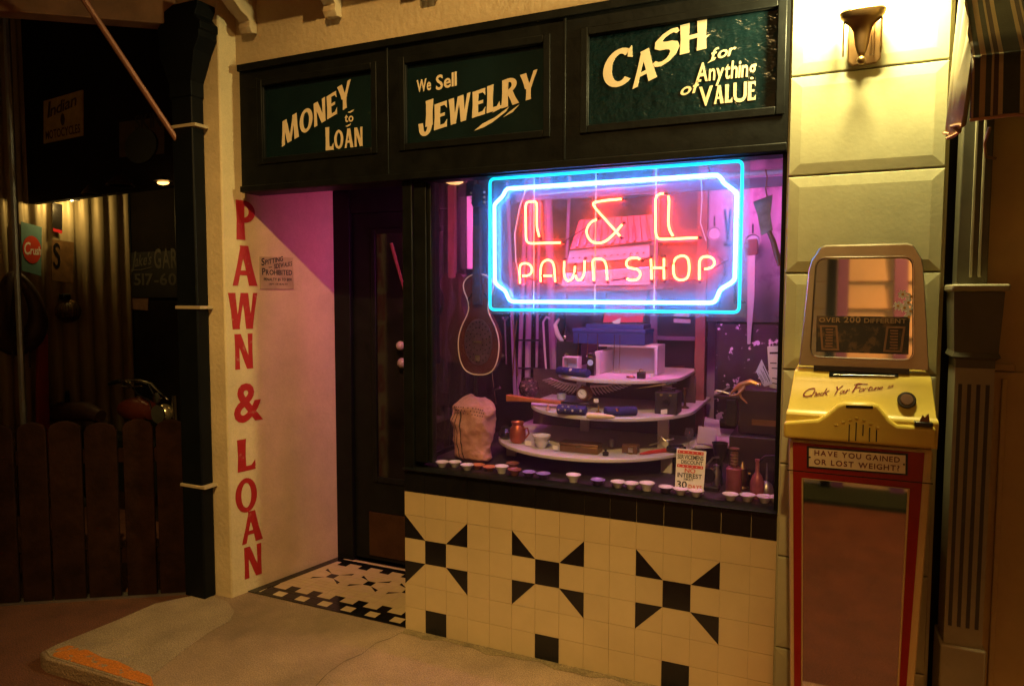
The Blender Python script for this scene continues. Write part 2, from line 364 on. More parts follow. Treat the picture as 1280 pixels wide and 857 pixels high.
for (x0, x1, _, _) in panes:     # moulding round each pane
    for q in (0, .012):
        e = q; y = -.030+q*.9
        md.box(x0-.03+e*1.2, x0-.0+e*.2, y, y+.006, PZ0-.03+e, PZ1+.03-e); md.box(x1-.0-e*.2, x1+.03-e*1.2, y, y+.006, PZ0-.03+e, PZ1+.03-e)
        md.box(x0, x1, y+.0007, y+.0067, PZ0-.03+e, PZ0-.0+e*.2); md.box(x0, x1, y+.0007, y+.0067, PZ1+.0-e*.2, PZ1+.03-e)
md.box(-.925, 1.602, -.040, -.0225, HT-.035, HT-.002); md.box(-.925, 1.602, -.036, -.0225, HB+.001, HB+.03)
for xx in ((xs[2]+xs[3])/2, (xs[4]+xs[5])/2): md.box(xx-.008, xx+.004, -.031, -.0225, HB+.031, HT-.036)
md.build('fascia_moulding', black_wood, shop, bevel=.003)
transom = mat('dark_green_glass', (.004, .014, .016), .12, var=.3, vscale=4, bump=.65, bscale=28)
transom_s = mat('dark_green_smooth_glass', (.004, .0125, .0135), .16, var=.3, vscale=4, bump=.12, bscale=16)
tp = []
for k, (x0, x1, _, _) in enumerate(panes):
    tp.append(G().box(x0+.0005, x1-.0005, -.004, .02, PZ0+.001, PZ1-.001).build('transom_pane', transom if k == 2 else transom_s, shop, smooth=False))
LY = -.0055; NV = (0, -1, 0); UV = (0, 0, 1)
def line3(p, q, y=LY): return on(*p, y), on(*q, y)
def ht(p, q, y=LY): return abs(on(*p, y).z-on(*q, y).z)
z3 = lambda x, y: (300+x/3.297, y/3.297); z4 = lambda x, y: (640+x/3.297, y/3.297)
g = G()
O, E = line3(z3(170, 608), z3(462, 432)); h = ht(z3(180, 505), z3(172, 608))
write(g, 'MONEY', O, E, UV, NV, [h*1.0, h*.93, h*.93, h*.90, h*1.0], 'sign', .04, -.02)
O, E = line3(z3(432, 504), z3(468, 500)); write(g, 'to', O, E, UV, NV, ht(z3(440, 468), z3(440, 502)), 'bold', .06)
O, E = line3(z3(353, 621), z3(508, 602)); h = ht(z3(360, 525), z3(360, 620))
write(g, 'LOAN', O, E, UV, NV, [h, h*.82, h*.82, h*.82], 'sign', .05)
for (x, y, s) in ((458, 458, 1), (447, 516, .8)):
    P = on(*z3(x, y), LY); g.slab([P+Vector((-.02*s, 0, -.004)), P+Vector((.018*s, 0, .006)), P+Vector((.012*s, 0, -.002)), P+Vector((-.004, 0, -.009*s))], (0, -.0015, 0))
g.build('lettering', cream_paint, tp[0], smooth=False)
g = G()
O, E = line3(z3(729, 381), z3(787, 370)); write(g, 'We', O, E, UV, NV, ht(z3(735, 330), z3(735, 378)), 'bold', .06)
O, E = line3(z3(808, 372), z3(893, 352)); h = ht(z3(860, 300), z3(860, 358)); write(g, 'Sell', O, E, UV, NV, [h, h*.95, h*.95, h*.95], 'bold', .08)
g.build('small_lettering', cream_paint, tp[1], smooth=False); g = G()
O, E = line3(z3(735, 560), z4(105, 400)); h = ht(z3(780, 430), z3(780, 556))
write(g, 'JEWELRY', O, E, UV, NV, [h*1.05, h*.84, h*.84, h*.82, h*.84, h*.86, h*.84], 'sign', .05, .03)
sw = [[(965, 540), (1000, 510), (1050, 485), (1110, 440), (1095, 462), (1040, 505), (1005, 525)], [(1040, 466), (1065, 436), (1105, 432), (1075, 447)], [(1085, 484), (1110, 462), (1152, 431), (1125, 462)]]
g.build('lettering', cream_paint, tp[1], smooth=False); g = G()
for s_ in sw: g.slab([on(*z3(*p), LY) for p in s_], (0, -.0015, 0))
g.build('flourish', cream_paint, tp[1], smooth=False)
g = G()
O, E = line3(z4(375, 385), z4(800, 198)); h = ht(z4(480, 225), z4(480, 378))
for ch, a, b, hh in (('C', (375, 380), (496, 340), (420, 225, 380)), ('A', (490, 372), (598, 318), (545, 215, 352)), ('S', (580, 294), (690, 228), (640, 140, 268)), ('H', (690, 228), (803, 200), (745, 100, 222))):
    O, E = on(*z4(*a), LY), on(*z4(*b), LY)
    hz = ht(z4(hh[0], hh[1]), z4(hh[0], hh[2]))
    write(g, ch, O, E, UV, NV, hz, 'sign')
P = [on(*z4(*p), LY) for p in ((790, 150), (818, 142), (800, 158), (790, 160))]; g.slab(P, (0, -.0014, 0))
O, E = line3(z4(815, 250), z4(918, 226)); write(g, 'for', O, E, UV, NV, ht(z4(850, 190), z4(850, 240))*.9, 'bold', .05, .25)
g.slab([on(*z4(*p), LY) for p in ((805, 262), (835, 248), (842, 236), (828, 240))], (0, -.0014, 0))
O, E = line3(z4(757, 338), z4(1005, 312)); h = ht(z4(785, 262), z4(785, 336)); write(g, 'Anything', O, E, UV, NV, [h]+[h*.92]*7, 'bold', .07, .05)
O, E = line3(z4(690, 396), z4(765, 380)); write(g, 'of', O, E, UV, NV, ht(z4(720, 345), z4(720, 392)), 'bold', .05, .3)
O, E = line3(z4(770, 437), z4(1004, 412)); write(g, 'VALUE', O, E, UV, NV, ht(z4(785, 362), z4(785, 437)), 'sign', .06)
g.build('lettering', cream_paint, tp[2], smooth=False)

# entry: soffit, floor, door
G().box(-.95, -.001, .10, .60, 2.13, 2.20).build('entry_soffit', black_wood, shop)
G().box(-.96, .0, .60, .68, 2.0, 2.4).build('door_head', black_wood, shop)
t = .0725
gw, gb = G(), G()
gr = G().slab([(-.96, .002, -.004), (0, .002, -.004), (0, .60, -.004), (-.80, .60, -.004)], (0, 0, .0062)); gr.build('entry_floor_grout', grout, shop, smooth=False)
def xleft(y): return A0.x+(y-A0.y)/(B0.y-A0.y)*(B0.x-A0.x)
def ftile(x0, x1, y0, y1, blk, poly=None):
    e = .0007
    if poly: P = poly
    else:
        a, b = max(x0+e, xleft(y0)+.002), max(x0+e, xleft(y1)+.002)
        if x1-e-min(a, b) < .006: return
        P = [(a, y0+e), (x1-e, y0+e), (x1-e, y1-e), (b, y1-e)]
    (gb if blk else gw).slab([(x, y, .0015) for x, y in P], (0, 0, .0035))
PER = .143; XF = -.955
def strip(y0, y1, wb, ph):      # black squares every PER on a cream row
    x = XF-PER+ph
    while x < 0:
        a, b, c = x, x+wb, x+PER
        for l, r, k in ((a, b, True), (b, c, False)):
            l, r = max(l, xleft(y0)+.05), min(r, -.0005)
            if r-l > .004: ftile(l, r, y0, y1, k)
        x += PER
def solid(y0, y1, k):
    x = -.0005
    while x > -1.0: ftile(x-.0725, x, y0, y1, k); x -= .0725
solid(.0, .022, True); strip(.022, .072, .080, .05); solid(.072, .098, True); strip(.098, .150, .062, .005)
for j in range(4): solid(.150+.030*j, .180+.030*j, False)
for j in range(3): solid(.425+.022*j, .447+.022*j, False)
strip(.491, .535, .062, .03); solid(.535, .575, True)
cs_ = .052; rows3 = [(.270, .270+cs_), (.270+cs_, .270+2*cs_-.001), (.270+2*cs_, .424)]
cxs = [-.700, -.455, -.210]
for r, (y0, y1) in enumerate(rows3):
    xs5 = []
    for cx in cxs: xs5 += [cx-1.75*cs_, cx-.5*cs_, cx+.5*cs_, cx+1.75*cs_]
    cuts = [-1.0]+xs5+[-.0005]
    for q in range(len(cuts)-1):
        l, r_ = cuts[q], cuts[q+1]; m = (q-1) % 4 if 1 <= q <= 11 else 3
        if r == 1 and m == 1: ftile(l, r_, y0, y1, True)
        elif r != 1 and m in (0, 2):
            ix, ox = (r_, l) if m == 0 else (l, r_); iy, oy = (y1, y0) if r == 0 else (y0, y1); md_ = (iy+oy)/2
            e = .0007; e2 = e if ix < ox else -e; e3 = e if iy < oy else -e
            ftile(0, 0, 0, 0, True, [(ix+e2, iy+e3), (ox-e2, oy-e3), (ox-e2, md_)]); ftile(0, 0, 0, 0, False, [(ix+e2, iy+e3), (ox-e2, iy+e3), (ox-e2, md_)]); ftile(0, 0, 0, 0, False, [(ix+e2, iy+e3), (ox-e2, oy-e3), (ix+e2, oy-e3)])
        else: ftile(l, r_, y0, y1, False)
y = .0
while y < .57:       # black strip along the wall
    a, b = xleft(y), xleft(y+.05); gb.slab([(a+.001, y+.001, .0052), (a+.05, y+.001, .0052), (b+.05, y+.049, .0052), (b+.001, y+.049, .0052)], (0, 0, .001)); y += .05
gw.build('cream_floor_tile', white_tile, shop, smooth=False); gb.build('black_floor_tile', black_tile, shop, smooth=False)

door = G().box(-.74, -.06, .615, .655, .02, 2.0).build('door', black_wood, shop, bevel=.003)
g = G()
G().box(-.86, -.742, .59, .68, 0, 2.13).build('door_jamb', black_wood, shop, bevel=.004)
G().box(-.058, .0, .59, .68, 0, 2.13).build('door_jamb', black_wood, shop, bevel=.004)
for x0, x1, z0, z1 in ((-.605, -.575, .48, 1.91), (-.14, -.11, .48, 1.91), (-.575, -.14, .48, .512), (-.575, -.14, 1.88, 1.91)): g.box(x0, x1, .600, .6155, z0, z1)
g.build('glazing_bead', black_wood, door, bevel=.004)
G().box(-.575, -.14, .610, .6135, .512, 1.88).build('door_glass', mat('dark_door_glass', (.010, .008, .008), .08, var=.6, vscale=3, bump=.03, bscale=12), door, smooth=False)
G().box(-.64, -.12,   .607, .6145, .045, .30).build('kick_plate', mat('tarnished_kick_plate', (.09, .045, .02), .5, .8, var=.3), door, bevel=.002)
g = G(); g.lathe([(.001, .0), (.024, .006), (.030, .02), (.024, .036), (.010, .042), (.010, .06)], (-.40, .555, 1.20), 16, '-y'); g.v = [Vector((p.x, 2*.585-p.y, p.z)) for p in g.v]
G().ball((-.395, .575, 1.265), .026).build('knob', mat('worn_pale_knob', (.30, .22, .20), .4), door); G().ball((-.387, .578, 1.17), .028).build('knob', mat('worn_pale_knob', (.30, .22, .20), .4), door)

# bulkhead with star tiling
u = .108
gg = G().box(0, 1.602, .0, .10, 0, 7*u-.002); gg.build('bulkhead', grout, shop, smooth=False)
gw, gb = G(), G()
gbs = {}
def wtile(poly, blk, key='black_trim_row'):
    c = Vector((sum(p[0] for p in poly)/len(poly), 0, sum(p[1] for p in poly)/len(poly)))
    P = [Vector((x, -.0005, z)) for x, z in poly]
    P = [c+(p-c)*(1-.0010/max(.01, (Vector((p.x, 0, p.z))-c).length)*1.0) for p in P]
    (gbs.setdefault(key, G()) if blk else gw).slab([(p.x, -.0005, p.z) for p in P], (0, -.004 if not blk else -.0042, 0))
ncol = 15; stars = [1, 6, 11]
for r in range(6):
    for c in range(ncol):
        x0, x1 = c*u, min((c+1)*u, 1.602); zt = (6-r)*u; zb = zt-u
        sq = [(x0, zb), (x1, zb), (x1, zt), (x0, zt)]
        kind = 'w'
        for s_ in stars:
            dc = c-s_
            if r == 2 and dc == 0 or r == 5 and dc == 0: kind = 'b'
            elif r in (1, 3) and abs(dc) == 1: kind = (dc, r)
        if kind == 'w': wtile(sq, 0)
        elif kind == 'b': wtile(sq, 1, ('star_motif' if r == 2 else 'black_base_tile', c))
        else:
            TL, TR, BR, BL = (x0, zt), (x1, zt), (x1, zb), (x0, zb)
            b, o_ = {(-1, 1): ([TL, BL, BR], [TL, BR, TR]), (1, 1): ([TR, BL, BR], [TL, BL, TR]), (-1, 3): ([TL, BL, TR], [TR, BL, BR]), (1, 3): ([TL, BR, TR], [TL, BL, BR])}[kind]
            wtile(b, 1, ('star_motif', min(stars, key=lambda q: abs(q-c)))); wtile(o_, 0)
for c in range(ncol):
    x0, x1 = c*u, min((c+1)*u, 1.602); wtile([(x0, 6*u), (x1, 6*u), (x1, 7*u-.012), (x0, 7*u-.012)], 1)
gw.build('cream_wall_tile', white_tile, shop, smooth=False); 
for k_, g_ in gbs.items(): g_.build(k_ if isinstance(k_, str) else k_[0], black_tile, shop, smooth=False)

# window frame
LZ = .757
win = G()
win.box(.0, .05, -.006, .11, 7*u+.001, HB); win.box(.051, .115, .006, .09, 7*u+.03, HB); win.box(.1155, .135, .014, .06, LZ+.03, 2.03)
win.box(1.588, 1.6025, -.004, .06, 7*u+.001, HB)
win.box(.05, 1.588, -.012, .025, 2.039, HB)
wf = win.build('window_frame', black_wood, shop, bevel=.004)
g = G(); g.slab([(-.0, y, z) for y, z in ((-.012, 7*u-.01), (-.024, 7*u-.004), (-.026, 7*u-.002), (-.012, 7*u+.004), (.012, 7*u+.006), (.045, 7*u+.006), (.045, 7*u-.01))], (1.602, 0, 0))
g.build('window_sill', black_wood, wf, bevel=.002)
pane_m = glass_mat('glow_scatter_window_glass', .026)  # scatter put into the pane so the neon spreads a haze
G().box(.125, 1.592, .030, .034, LZ+.012, 2.043).build('window_pane', pane_m, wf, smooth=False)

# display bay behind the glass
bay_wall = mat('bay_back_wall', (.05, .034, .046), .7, vscale=5, col2=(.008, .006, .008), cmask=(.48, .56), bump=.2)
dark_floor = mat('bay_floor', (.022, .016, .014), .6, var=.3)
G().box(.0, 2.1, .046, 1.5, .70, LZ).build('display_floor', dark_floor, shop)
G().box(-.0, 2.1, 1.5, 1.55, .70, 2.4).build('display_back', bay_wall, shop)
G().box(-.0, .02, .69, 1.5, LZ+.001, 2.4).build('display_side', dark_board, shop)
G().box(.0, .02, .1105, .155, LZ+.0195, 2.12).build('tube_light_stop', black_wood, wf)  # unseen block added to keep the tube's light off the wall front
G().box(.006, .010, .156, .589, LZ+.02, 2.12).build('side_pane', glass_mat('side_window_glass', .03), wf, smooth=False)
G().box(.0, .02, .111, .589, LZ+.0005, LZ+.019).build('side_sill', black_wood, wf)
G().box(-.0, .02, .111, .589, 2.121, 2.4).build('side_head', black_wood, wf)
G().box(2.08, 2.1, .05, 1.5, LZ+.001, 2.4).build('display_side', bay_wall, shop)
G().box(.021, 2.079, .101, 1.499, 2.25, 2.29).build('display_ceiling', dark_board, shop)

sl_t = thing('added_strip_light', 'added unseen pink strip light above the display, hidden behind the fascia', 'strip light', (.95, .36, 2.19))  # tube added out of sight to throw pink light on the goods
pink_tube = mat('pink_strip_glow', (.1, .1, .1), .4, var=0, emit=(1.0, .16, .64), estr=135)
G().tube([(.30, .36, 2.175), (1.5, .36, 2.175)], .013, 10).build('tube', pink_tube, sl_t)
G().slab([(.27, y, z) for y, z in ((.338, 2.112), (.338, 2.205), (.415, 2.205), (.42, 2.17), (.425, 2.17), (.42, 2.212), (.330, 2.212), (.330, 2.112))], (1.26, 0, 0)).build('tube_shield', shelf_white, sl_t)  # added unseen hood, keeps the tube's light off the window pane
sv = thing('added_wall_wash_tube', 'added unseen upright magenta tube behind the window post, washing the entry wall', 'strip light', (.06, .15, 1.2))  # tube added out of sight to tint the entry wall pink
G().tube([(.058, .150, 1.55), (.058, .150, 2.08)], .012, 10).build('tube', mat('magenta_wash_glow', (.1, .1, .1), .4, var=0, emit=(1.0, .09, .50), estr=98), sv)
G().box(.074, .078, .120, .185, 1.22, 2.11).build('tube_shield', black_wood, sv)  # added black plate, stops the tube lighting the bay
# pilaster of raised blocks
ps = thing('stone_block_pilaster', 'tall pale pilaster with raised cushion panels right of the shop window', 'pilaster', (1.85, .05, 0))
G().box(1.603, 2.095, .0, .3, 0, 3.4).build('core', pil_paint, ps)
jz = [-.08, .26, .60, .94, 1.28, 1.621, 1.958, 2.299, 2.64, 2.98]
for a, b in zip(jz[:-1], jz[1:]):
    x0, x1 = 1.608, 2.084; z0, z1 = max(a, 0)+.0025, b-.0025; m_ = .038
    def rg(i, y): return [Vector((x0+i, y, z0+i)), Vector((x1-i, y, z0+i)), Vector((x1-i, y, z1-i)), Vector((x0+i, y, z1-i))]
    G().loft([rg(0, .001), rg(0, -.018), rg(.003, -.021), rg(m_, -.026), rg(m_+.001, -.026)]).build('block', pil_paint, ps, smooth=False, bevel=.0015)

# neighbour on the right
nb = thing('neighbouring_shop', 'dim neighbouring shop front with fluted pilaster and ochre wall at right edge', 'shop', (3, .1, 0))
nb_wall = mat('ochre_wall', (.50, .36, .15), .8, var=.12, vscale=4, bump=.2, stain=.15)
dk_green = mat('dark_shop_paint', (.075, .068, .040), .5, var=.2)
flut = mat('pilaster_green_paint', (.30, .27, .17), .5, var=.12, stain=.15)
G().box(2.14, 5.5, .02, .3, 0, 3.4).build('wall', nb_wall, nb)
G().box(2.10, 2.138, .04, .3, 0, 3.4).build('dark_gap', black_wood, nb)
fp = G().box(2.118, 2.222, -.15, -.0, .44, 1.32).build('fluted_pilaster', flut, nb)
G().box(2.108, 2.232, -.165, -.001, .0, .439).build('plinth', flut, fp, bevel=.006)
g = G()
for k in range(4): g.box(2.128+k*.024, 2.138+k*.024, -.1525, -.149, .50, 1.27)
g.build('flute_shade_strip', mat('flute_shadow_paint', (.05, .045, .03), .7), fp)  # raised strips, painted dark for the shade inside flutes
G().loft([[Vector((2.118-e, -.152-e, z)), Vector((2.222+e, -.152-e, z)), Vector((2.222+e, -.0, z)), Vector((2.118-e, 0, z))] for e, z in ((0, 1.3205), (0, 1.345), (.012, 1.355), (.006, 1.37), (.012, 1.50), (.014, 1.555))]).build('capital', dk_green, fp, smooth=False)
G().box(2.096, 2.246, -.185, -.001, 1.556, 1.578).build('abacus', flut, fp, bevel=.006)
G().box(2.118, 2.20, -.10, -.001, 1.579, 2.6).build('upper_post', dk_green, nb, bevel=.004)
G().box(2.224, 5.5, -.02, .019, 0, 1.30).build('dado', nb_wall, nb)
for x_ in (2.150, 2.172): G().box(x_, x_+.008, -.108, -.1005, 1.60, 2.55).build('moulding', flut, nb, bevel=.002)
G().box(2.262, 2.278, -.035, -.0205, 0, 1.28).build('moulding', nb_wall, nb, bevel=.003)
G().box(2.2245, 2.30, -.012, .0195, 1.302, 1.325).build('dado_cap', nb_wall, nb, bevel=.003)

# ------------------------------------------------------------------ neon sign
NY = .066
neon = thing('neon_sign', 'lit blue framed neon sign reading L & L Pawn Shop in the window', 'neon sign', (.92, NY, 1.76))
def zn(pts, Y=NY): return [on(590+x*.28125, 180+y*.28125, Y) for x, y in pts]
def rnd(pts, r, closed, n=4):
    out = []; m = len(pts)
    for i, p in enumerate(pts):
        if not closed and i in (0, m-1): out.append(p); continue
        a, b = pts[(i-1) % m], pts[(i+1) % m]; p_, a, b = Vector(p), Vector(a), Vector(b)
        ra = min(r, (a-p_).length*.45); rb = min(r, (b-p_).length*.45); s = p_+(a-p_).normalized()*ra; e = p_+(b-p_).normalized()*rb
        for k in range(n+1):
            q = k/n; out.append(tuple((1-q)**2*s+2*q*(1-q)*p_+q*q*e))
    return out
def emis(name, col, s):
    m = mat(name, (.02, .02, .02), .3, var=0, emit=col, estr=s); return m
cyan = emis('cyan_neon_gas', (.0, .58, .95), 2.6)
white_blue = emis('blue_white_neon_gas', (.05, .30, 1.0), 42)
red_neon = emis('red_orange_neon_gas', (1.0, .050, .014), 52)
xl, xr, zb, zt = .401, 1.443, 1.479, 2.040
o_ = rnd([(xl, zt), (xr, zt), (xr, zb), (xl, zb)], .022, True)
P = [(x, NY, z) for x, z in o_]
g = G(); g.tube(P, .0062, 8, True); g.build('outer_tube', cyan, neon)
ip = [(.484, 1.995), (1.350, 1.995), (1.365, 1.985), (1.375, 1.965), (1.425, 1.925), (1.425, 1.60), (1.405, 1.585), (1.372, 1.565), (1.358, 1.525), (1.345, 1.514), (.505, 1.514), (.490, 1.525), (.475, 1.560), (.440, 1.582), (.424, 1.60), (.422, 1.93), (.432, 1.94), (.463, 1.965), (.473, 1.985)]
ip = rnd(ip, .012, True, 3)
G().tube([(x, NY, z) for x, z in ip], .0068, 8, True).build('inner_tube', white_blue, neon)
L1 = [(300, 415), (288, 375), (288, 262), (280, 255), (248, 257), (238, 268), (240, 425), (250, 442), (398, 438)]
AMP = [(668, 244), (600, 250), (535, 260), (545, 282), (610, 355), (660, 412)]
AMP2 = [(558, 334)]+[(x, y) for x, y in [(530, 345), (512, 370), (508, 395), (520, 425), (545, 441), (575, 440), (605, 425), (640, 390), (670, 355)]]
L2 = [(855, 220), (830, 222), (815, 240), (816, 400), (828, 424), (1005, 416)]
L2b = [(872, 228), (876, 250), (872, 340), (876, 380), (895, 412)]
lets = [('letter_tube', [L1]), ('letter_tube', [AMP, AMP2]), ('letter_tube', [L2, L2b]),
 ('letter_tube', [[(213, 622), (212, 540), (225, 530), (248, 530), (266, 545), (266, 572), (250, 585), (222, 586)]]),
 ('letter_tube', [[(305, 615), (304, 560), (310, 530), (328, 515), (350, 516), (364, 535), (370, 615)], [(316, 585), (360, 585)]]),
 ('letter_tube', [[(410, 518), (408, 580), (420, 608), (440, 606), (455, 580), (458, 540)], [(458, 580), (468, 606), (488, 602), (499, 575), (501, 515)]]),
 ('letter_tube', [[(541, 610), (535, 518), (548, 510), (575, 510), (590, 520), (598, 545), (601, 608)]]),
 ('letter_tube', [[(750, 515), (738, 506), (705, 506), (688, 518), (684, 535), (695, 550), (735, 555), (748, 570), (747, 590), (730, 604), (705, 606), (686, 597)]]),
 ('letter_tube', [[(795, 508), (798, 604)], [(853, 505), (853, 604)], [(800, 550), (852, 550)]]),
 ('letter_tube', [[(895, 530), (905, 505), (935, 494), (958, 504), (965, 530), (965, 575), (955, 598), (930, 606), (905, 598), (895, 575), (895, 531)]]),
 ('letter_tube', [[(1010, 606), (1010, 520), (1022, 502), (1050, 498), (1075, 510), (1078, 535), (1064, 550), (1030, 556)]])]
for nme, paths in lets:
    g = G()
    for p in paths: g.tube(rnd([tuple(q) for q in zn(p)], .018, False, 4), .0045, 8)
    lt_ = g.build(nme, red_neon, neon); capm = mat('painted_out_glass', (.03, .012, .012), .4)
    for p in paths:
        q_ = zn(p)
        for e_, n2_ in ((q_[0], q_[1]), (q_[-1], q_[-2])): dd = (e_-n2_).normalized(); G().tube([e_-dd*.002, e_+dd*.006, e_+dd*.007+Vector((0, .014, 0))], .0052, 8).build('electrode_cap', capm, lt_)
        m_ = q_[len(q_)//2]; G().tube([m_+Vector((0, .003, 0)), m_+Vector((0, .022, 0))], .0035, 6).build('standoff', capm, lt_)
G().box(xl-.025, xr+.025, NY+.024, NY+.027, zb-.02, zt+.022).build('added_glow_sheet', glass_mat('glow_spread_acrylic', .085, back=.25, rough=.08), neon, smooth=False)  # sheet added behind the tubes to spread a halo round them
clear = mat('white_tube_support', (.6, .6, .62), .3)
blackout = mat('blocked_out_tube', (.05, .02, .02), .4)
def vrod(x): return [(x, NY+.012, 1.462), (x, NY+.012, 2.045)]
for xx in (.602, .873, 1.118):
    G().tube(vrod(xx), .0032, 6).build('support_rod', clear, neon)
G().tube(zn([(297, 226), (862, 180)], NY+.012), .0028, 6).build('support_rod', clear, neon)
for a, b in (((400, 438), (505, 372)), ((668, 242), (812, 228)), ((1075, 550), (1140, 515)), ((620, 606), (690, 598)), ((860, 606), (1010, 606)), ((250, 595), (300, 612)), ((752, 514), (800, 506))):
    G().tube(zn([a, b], NY+.006), .0030, 6).build('blocked_tube', blackout, neon)
cab = zn([(238, 205), (210, 290), (190, 400), (195, 520), (215, 610)], NY+.02)
G().tube(cab, .0022, 6).build('cable', clear, neon)
G().tube(zn([(1018, 150), (1022, 250), (1015, 350), (1040, 430)], NY+.02), .0018, 6).build('cable', clear, neon)

# ------------------------------------------------------------------ painted wall lettering and small plate on the splayed wall
def wall_st(px, py):
    d = FW + RT*((px-640)/FPX) - UP*((py-428.5)/FPX); k = ((A0-CAM).dot(WN))/d.dot(WN); P = CAM+d*k
    return (P-A0).dot(WD), P.z
def wp(s, z, off=.0): return A0+WD*s+Vector((0, 0, z))+WN*off
g = G()
for ch, x0, x1, y0, y1 in (('P', 294, 319, 251, 300), ('A', 288, 321, 307, 357), ('W', 285, 323, 366, 411), ('N', 292, 317, 417, 461), ('&', 292, 328, 479, 525), ('L', 296, 319, 548, 588), ('O', 294, 321, 597, 640), ('A', 300, 328, 638, 677), ('N', 304, 328, 681, 720)):
    xm = (x0+x1)/2; z1 = wall_st(xm, y0)[1]; z0 = wall_st(xm, y1)[1]; s0 = wall_st(x0, (y0+y1)/2)[0]; s1 = wall_st(x1, (y0+y1)/2)[0]
    g = G(); write(g, ch, wp(s0, z0, .001), wp(s1, z0, .001), UV, WN, z1-z0, 'sign', depth=.0012)
    g.build('painted_letter', red_paint, shop, smooth=False)
plate = thing('notice_plate', 'small yellowed plate forbidding spitting on sidewalks, on the entry wall', 'sign', tuple(wp(.307, 1.655)))
g = G(); g.slab([wp(.202, 1.570, .001), wp(.411, 1.572, .001), wp(.410, 1.742, .001), wp(.202, 1.738, .001)], WN*.004)
g.build('plate', mat('yellowed_enamel', (.42, .33, .17), .5, var=.25, vscale=12), plate, bevel=.001)
g = G()
def pl(text, s0, z0, s1, z1, h, st='bold', gap=.1): write(g, text, wp(s0, z0, .0053), wp(s1, z1, .0053), UV, WN, h, st, gap, depth=.0006)
pl('SPITTING', .212, 1.692, .345, 1.722, [.036]+[.024]*7); pl('on', .255, 1.681, .275, 1.683, .010)
pl('SIDEWALKS', .288, 1.678, .402, 1.698, [.024]*9); pl('PROHIBITED', .215, 1.645, .402, 1.648, [.034]+[.026]*9)
pl('PENALTY $5 TO $100', .225, 1.615, .398, 1.617, .014); pl('DEPT. OF HEALTH', .255, 1.593, .370, 1.594, .009, 'font')
g.build('lettering', black_ink, plate, smooth=False)

# ------------------------------------------------------------------ wall lamp
lampo = thing('wall_lamp', 'bronze fan shaped wall lamp lit against the top of the pale pilaster', 'wall lamp', (1.835, -.04, 2.42))
b_ = G(); b_.slab([(1.785, -.038, 2.32), (1.80, -.038, 2.305), (1.872, -.038, 2.305), (1.885, -.038, 2.32), (1.885, -.038, 2.44), (1.785, -.038, 2.44)], (0, -.012, 0))
b_.build('back_plate', bronze, lampo, bevel=.004)
g = G()
for xx in (1.768, 1.880): G().slab([(xx, -.051, 2.335), (xx, -.085, 2.345), (xx, -.095, 2.435), (xx, -.051, 2.452)], (.006, 0, 0)).build('side_plate', bronze, lampo, bevel=.002)
prof = [(.008, .0), (.014, .02), (.021, .05), (.024, .08), (.027, .10), (.036, .118), (.055, .135), (.066, .150), (.070, .168), (.064, .178)]
g = G(); rings = []
n = 20
for r, z in prof:
    rings.append([Vector((1.826+r*math.cos(math.pi+math.pi*k/n), -.075+(.55*r)*math.sin(math.pi+math.pi*k/n)-.25*max(0, r-.02), 2.322+z*.84)) for k in range(n+1)])
g.loft(rings, cap=False, close=False)
sh = g.build('shade', bronze, lampo); sh.modifiers.new('Solid', 'SOLIDIFY').thickness = .003
G().ball((1.826, -.088, 2.308), .0145).build('finial', bronze, lampo)
for xx in (1.853, 1.862): G().tube([(xx, -.062, 2.33), (xx, -.066, 2.43)], .003, 6).build('rod', bronze, lampo)
bulb_m = mat('lit_bulb_glass', (.8, .8, .7), .3, var=0, emit=(1, .82, .4), estr=25)
G().ball((1.832, -.088, 2.49), .022).build('bulb', bulb_m, lampo)

# ------------------------------------------------------------------ awning at the right edge
def awning_mat():
    m = mat('striped_canvas', (.30, .22, .12), .85, var=.1, vscale=30, bump=.15, bscale=300)
    m = m.copy(); m.name = 'striped_awning_canvas'; t_ = m.node_tree; b = t_.nodes['Principled BSDF']
    tc = t_.nodes.new('ShaderNodeTexCoord'); sp = t_.nodes.new('ShaderNodeSeparateXYZ'); t_.links.new(tc.outputs['Object'], sp.inputs[0])
    md_ = t_.nodes.new('ShaderNodeMath'); md_.operation = 'PINGPONG'; md_.inputs[1].default_value = .062; t_.links.new(sp.outputs[0], md_.inputs[0])
    rp = t_.nodes.new('ShaderNodeValToRGB'); rp.color_ramp.interpolation = 'CONSTANT'; e = rp.color_ramp.elements
    e[0].position = 0; e[0].color = (.36, .25, .11, 1); e[1].position = .10; e[1].color = (.05, .055, .03, 1)
    for p, c in ((.30, (.40, .30, .14, 1)), (.38, (.075, .05, .03, 1)), (.55, (.42, .32, .16, 1)), (.70, (.045, .05, .028, 1))):
        q = e.new(p); q.color = c
    sc2 = t_.nodes.new('ShaderNodeMath'); sc2.operation = 'MULTIPLY'; sc2.inputs[1].default_value = 16.1; t_.links.new(md_.outputs[0], sc2.inputs[0])
    t_.links.new(sc2.outputs[0], rp.inputs[0]); t_.links.new(rp.outputs[0], b.inputs['Base Color'])
    return m
aw_m = awning_mat()
aw = thing('striped_awning', 'olive and tan striped canvas awning with hanging valance at top right', 'awning', (2.6, -.2, 2.1))
AX0, AX1, AY = 2.078, 4.2, -.50
def wav(x): return .006*math.sin(x*37)+.004*math.sin(x*83+1)
g = G(); n = 90
for dz0, dz1, yo in ((2.165, 2.05, 0), (2.05, 1.985, -.012)):
    pass
rows_ = []
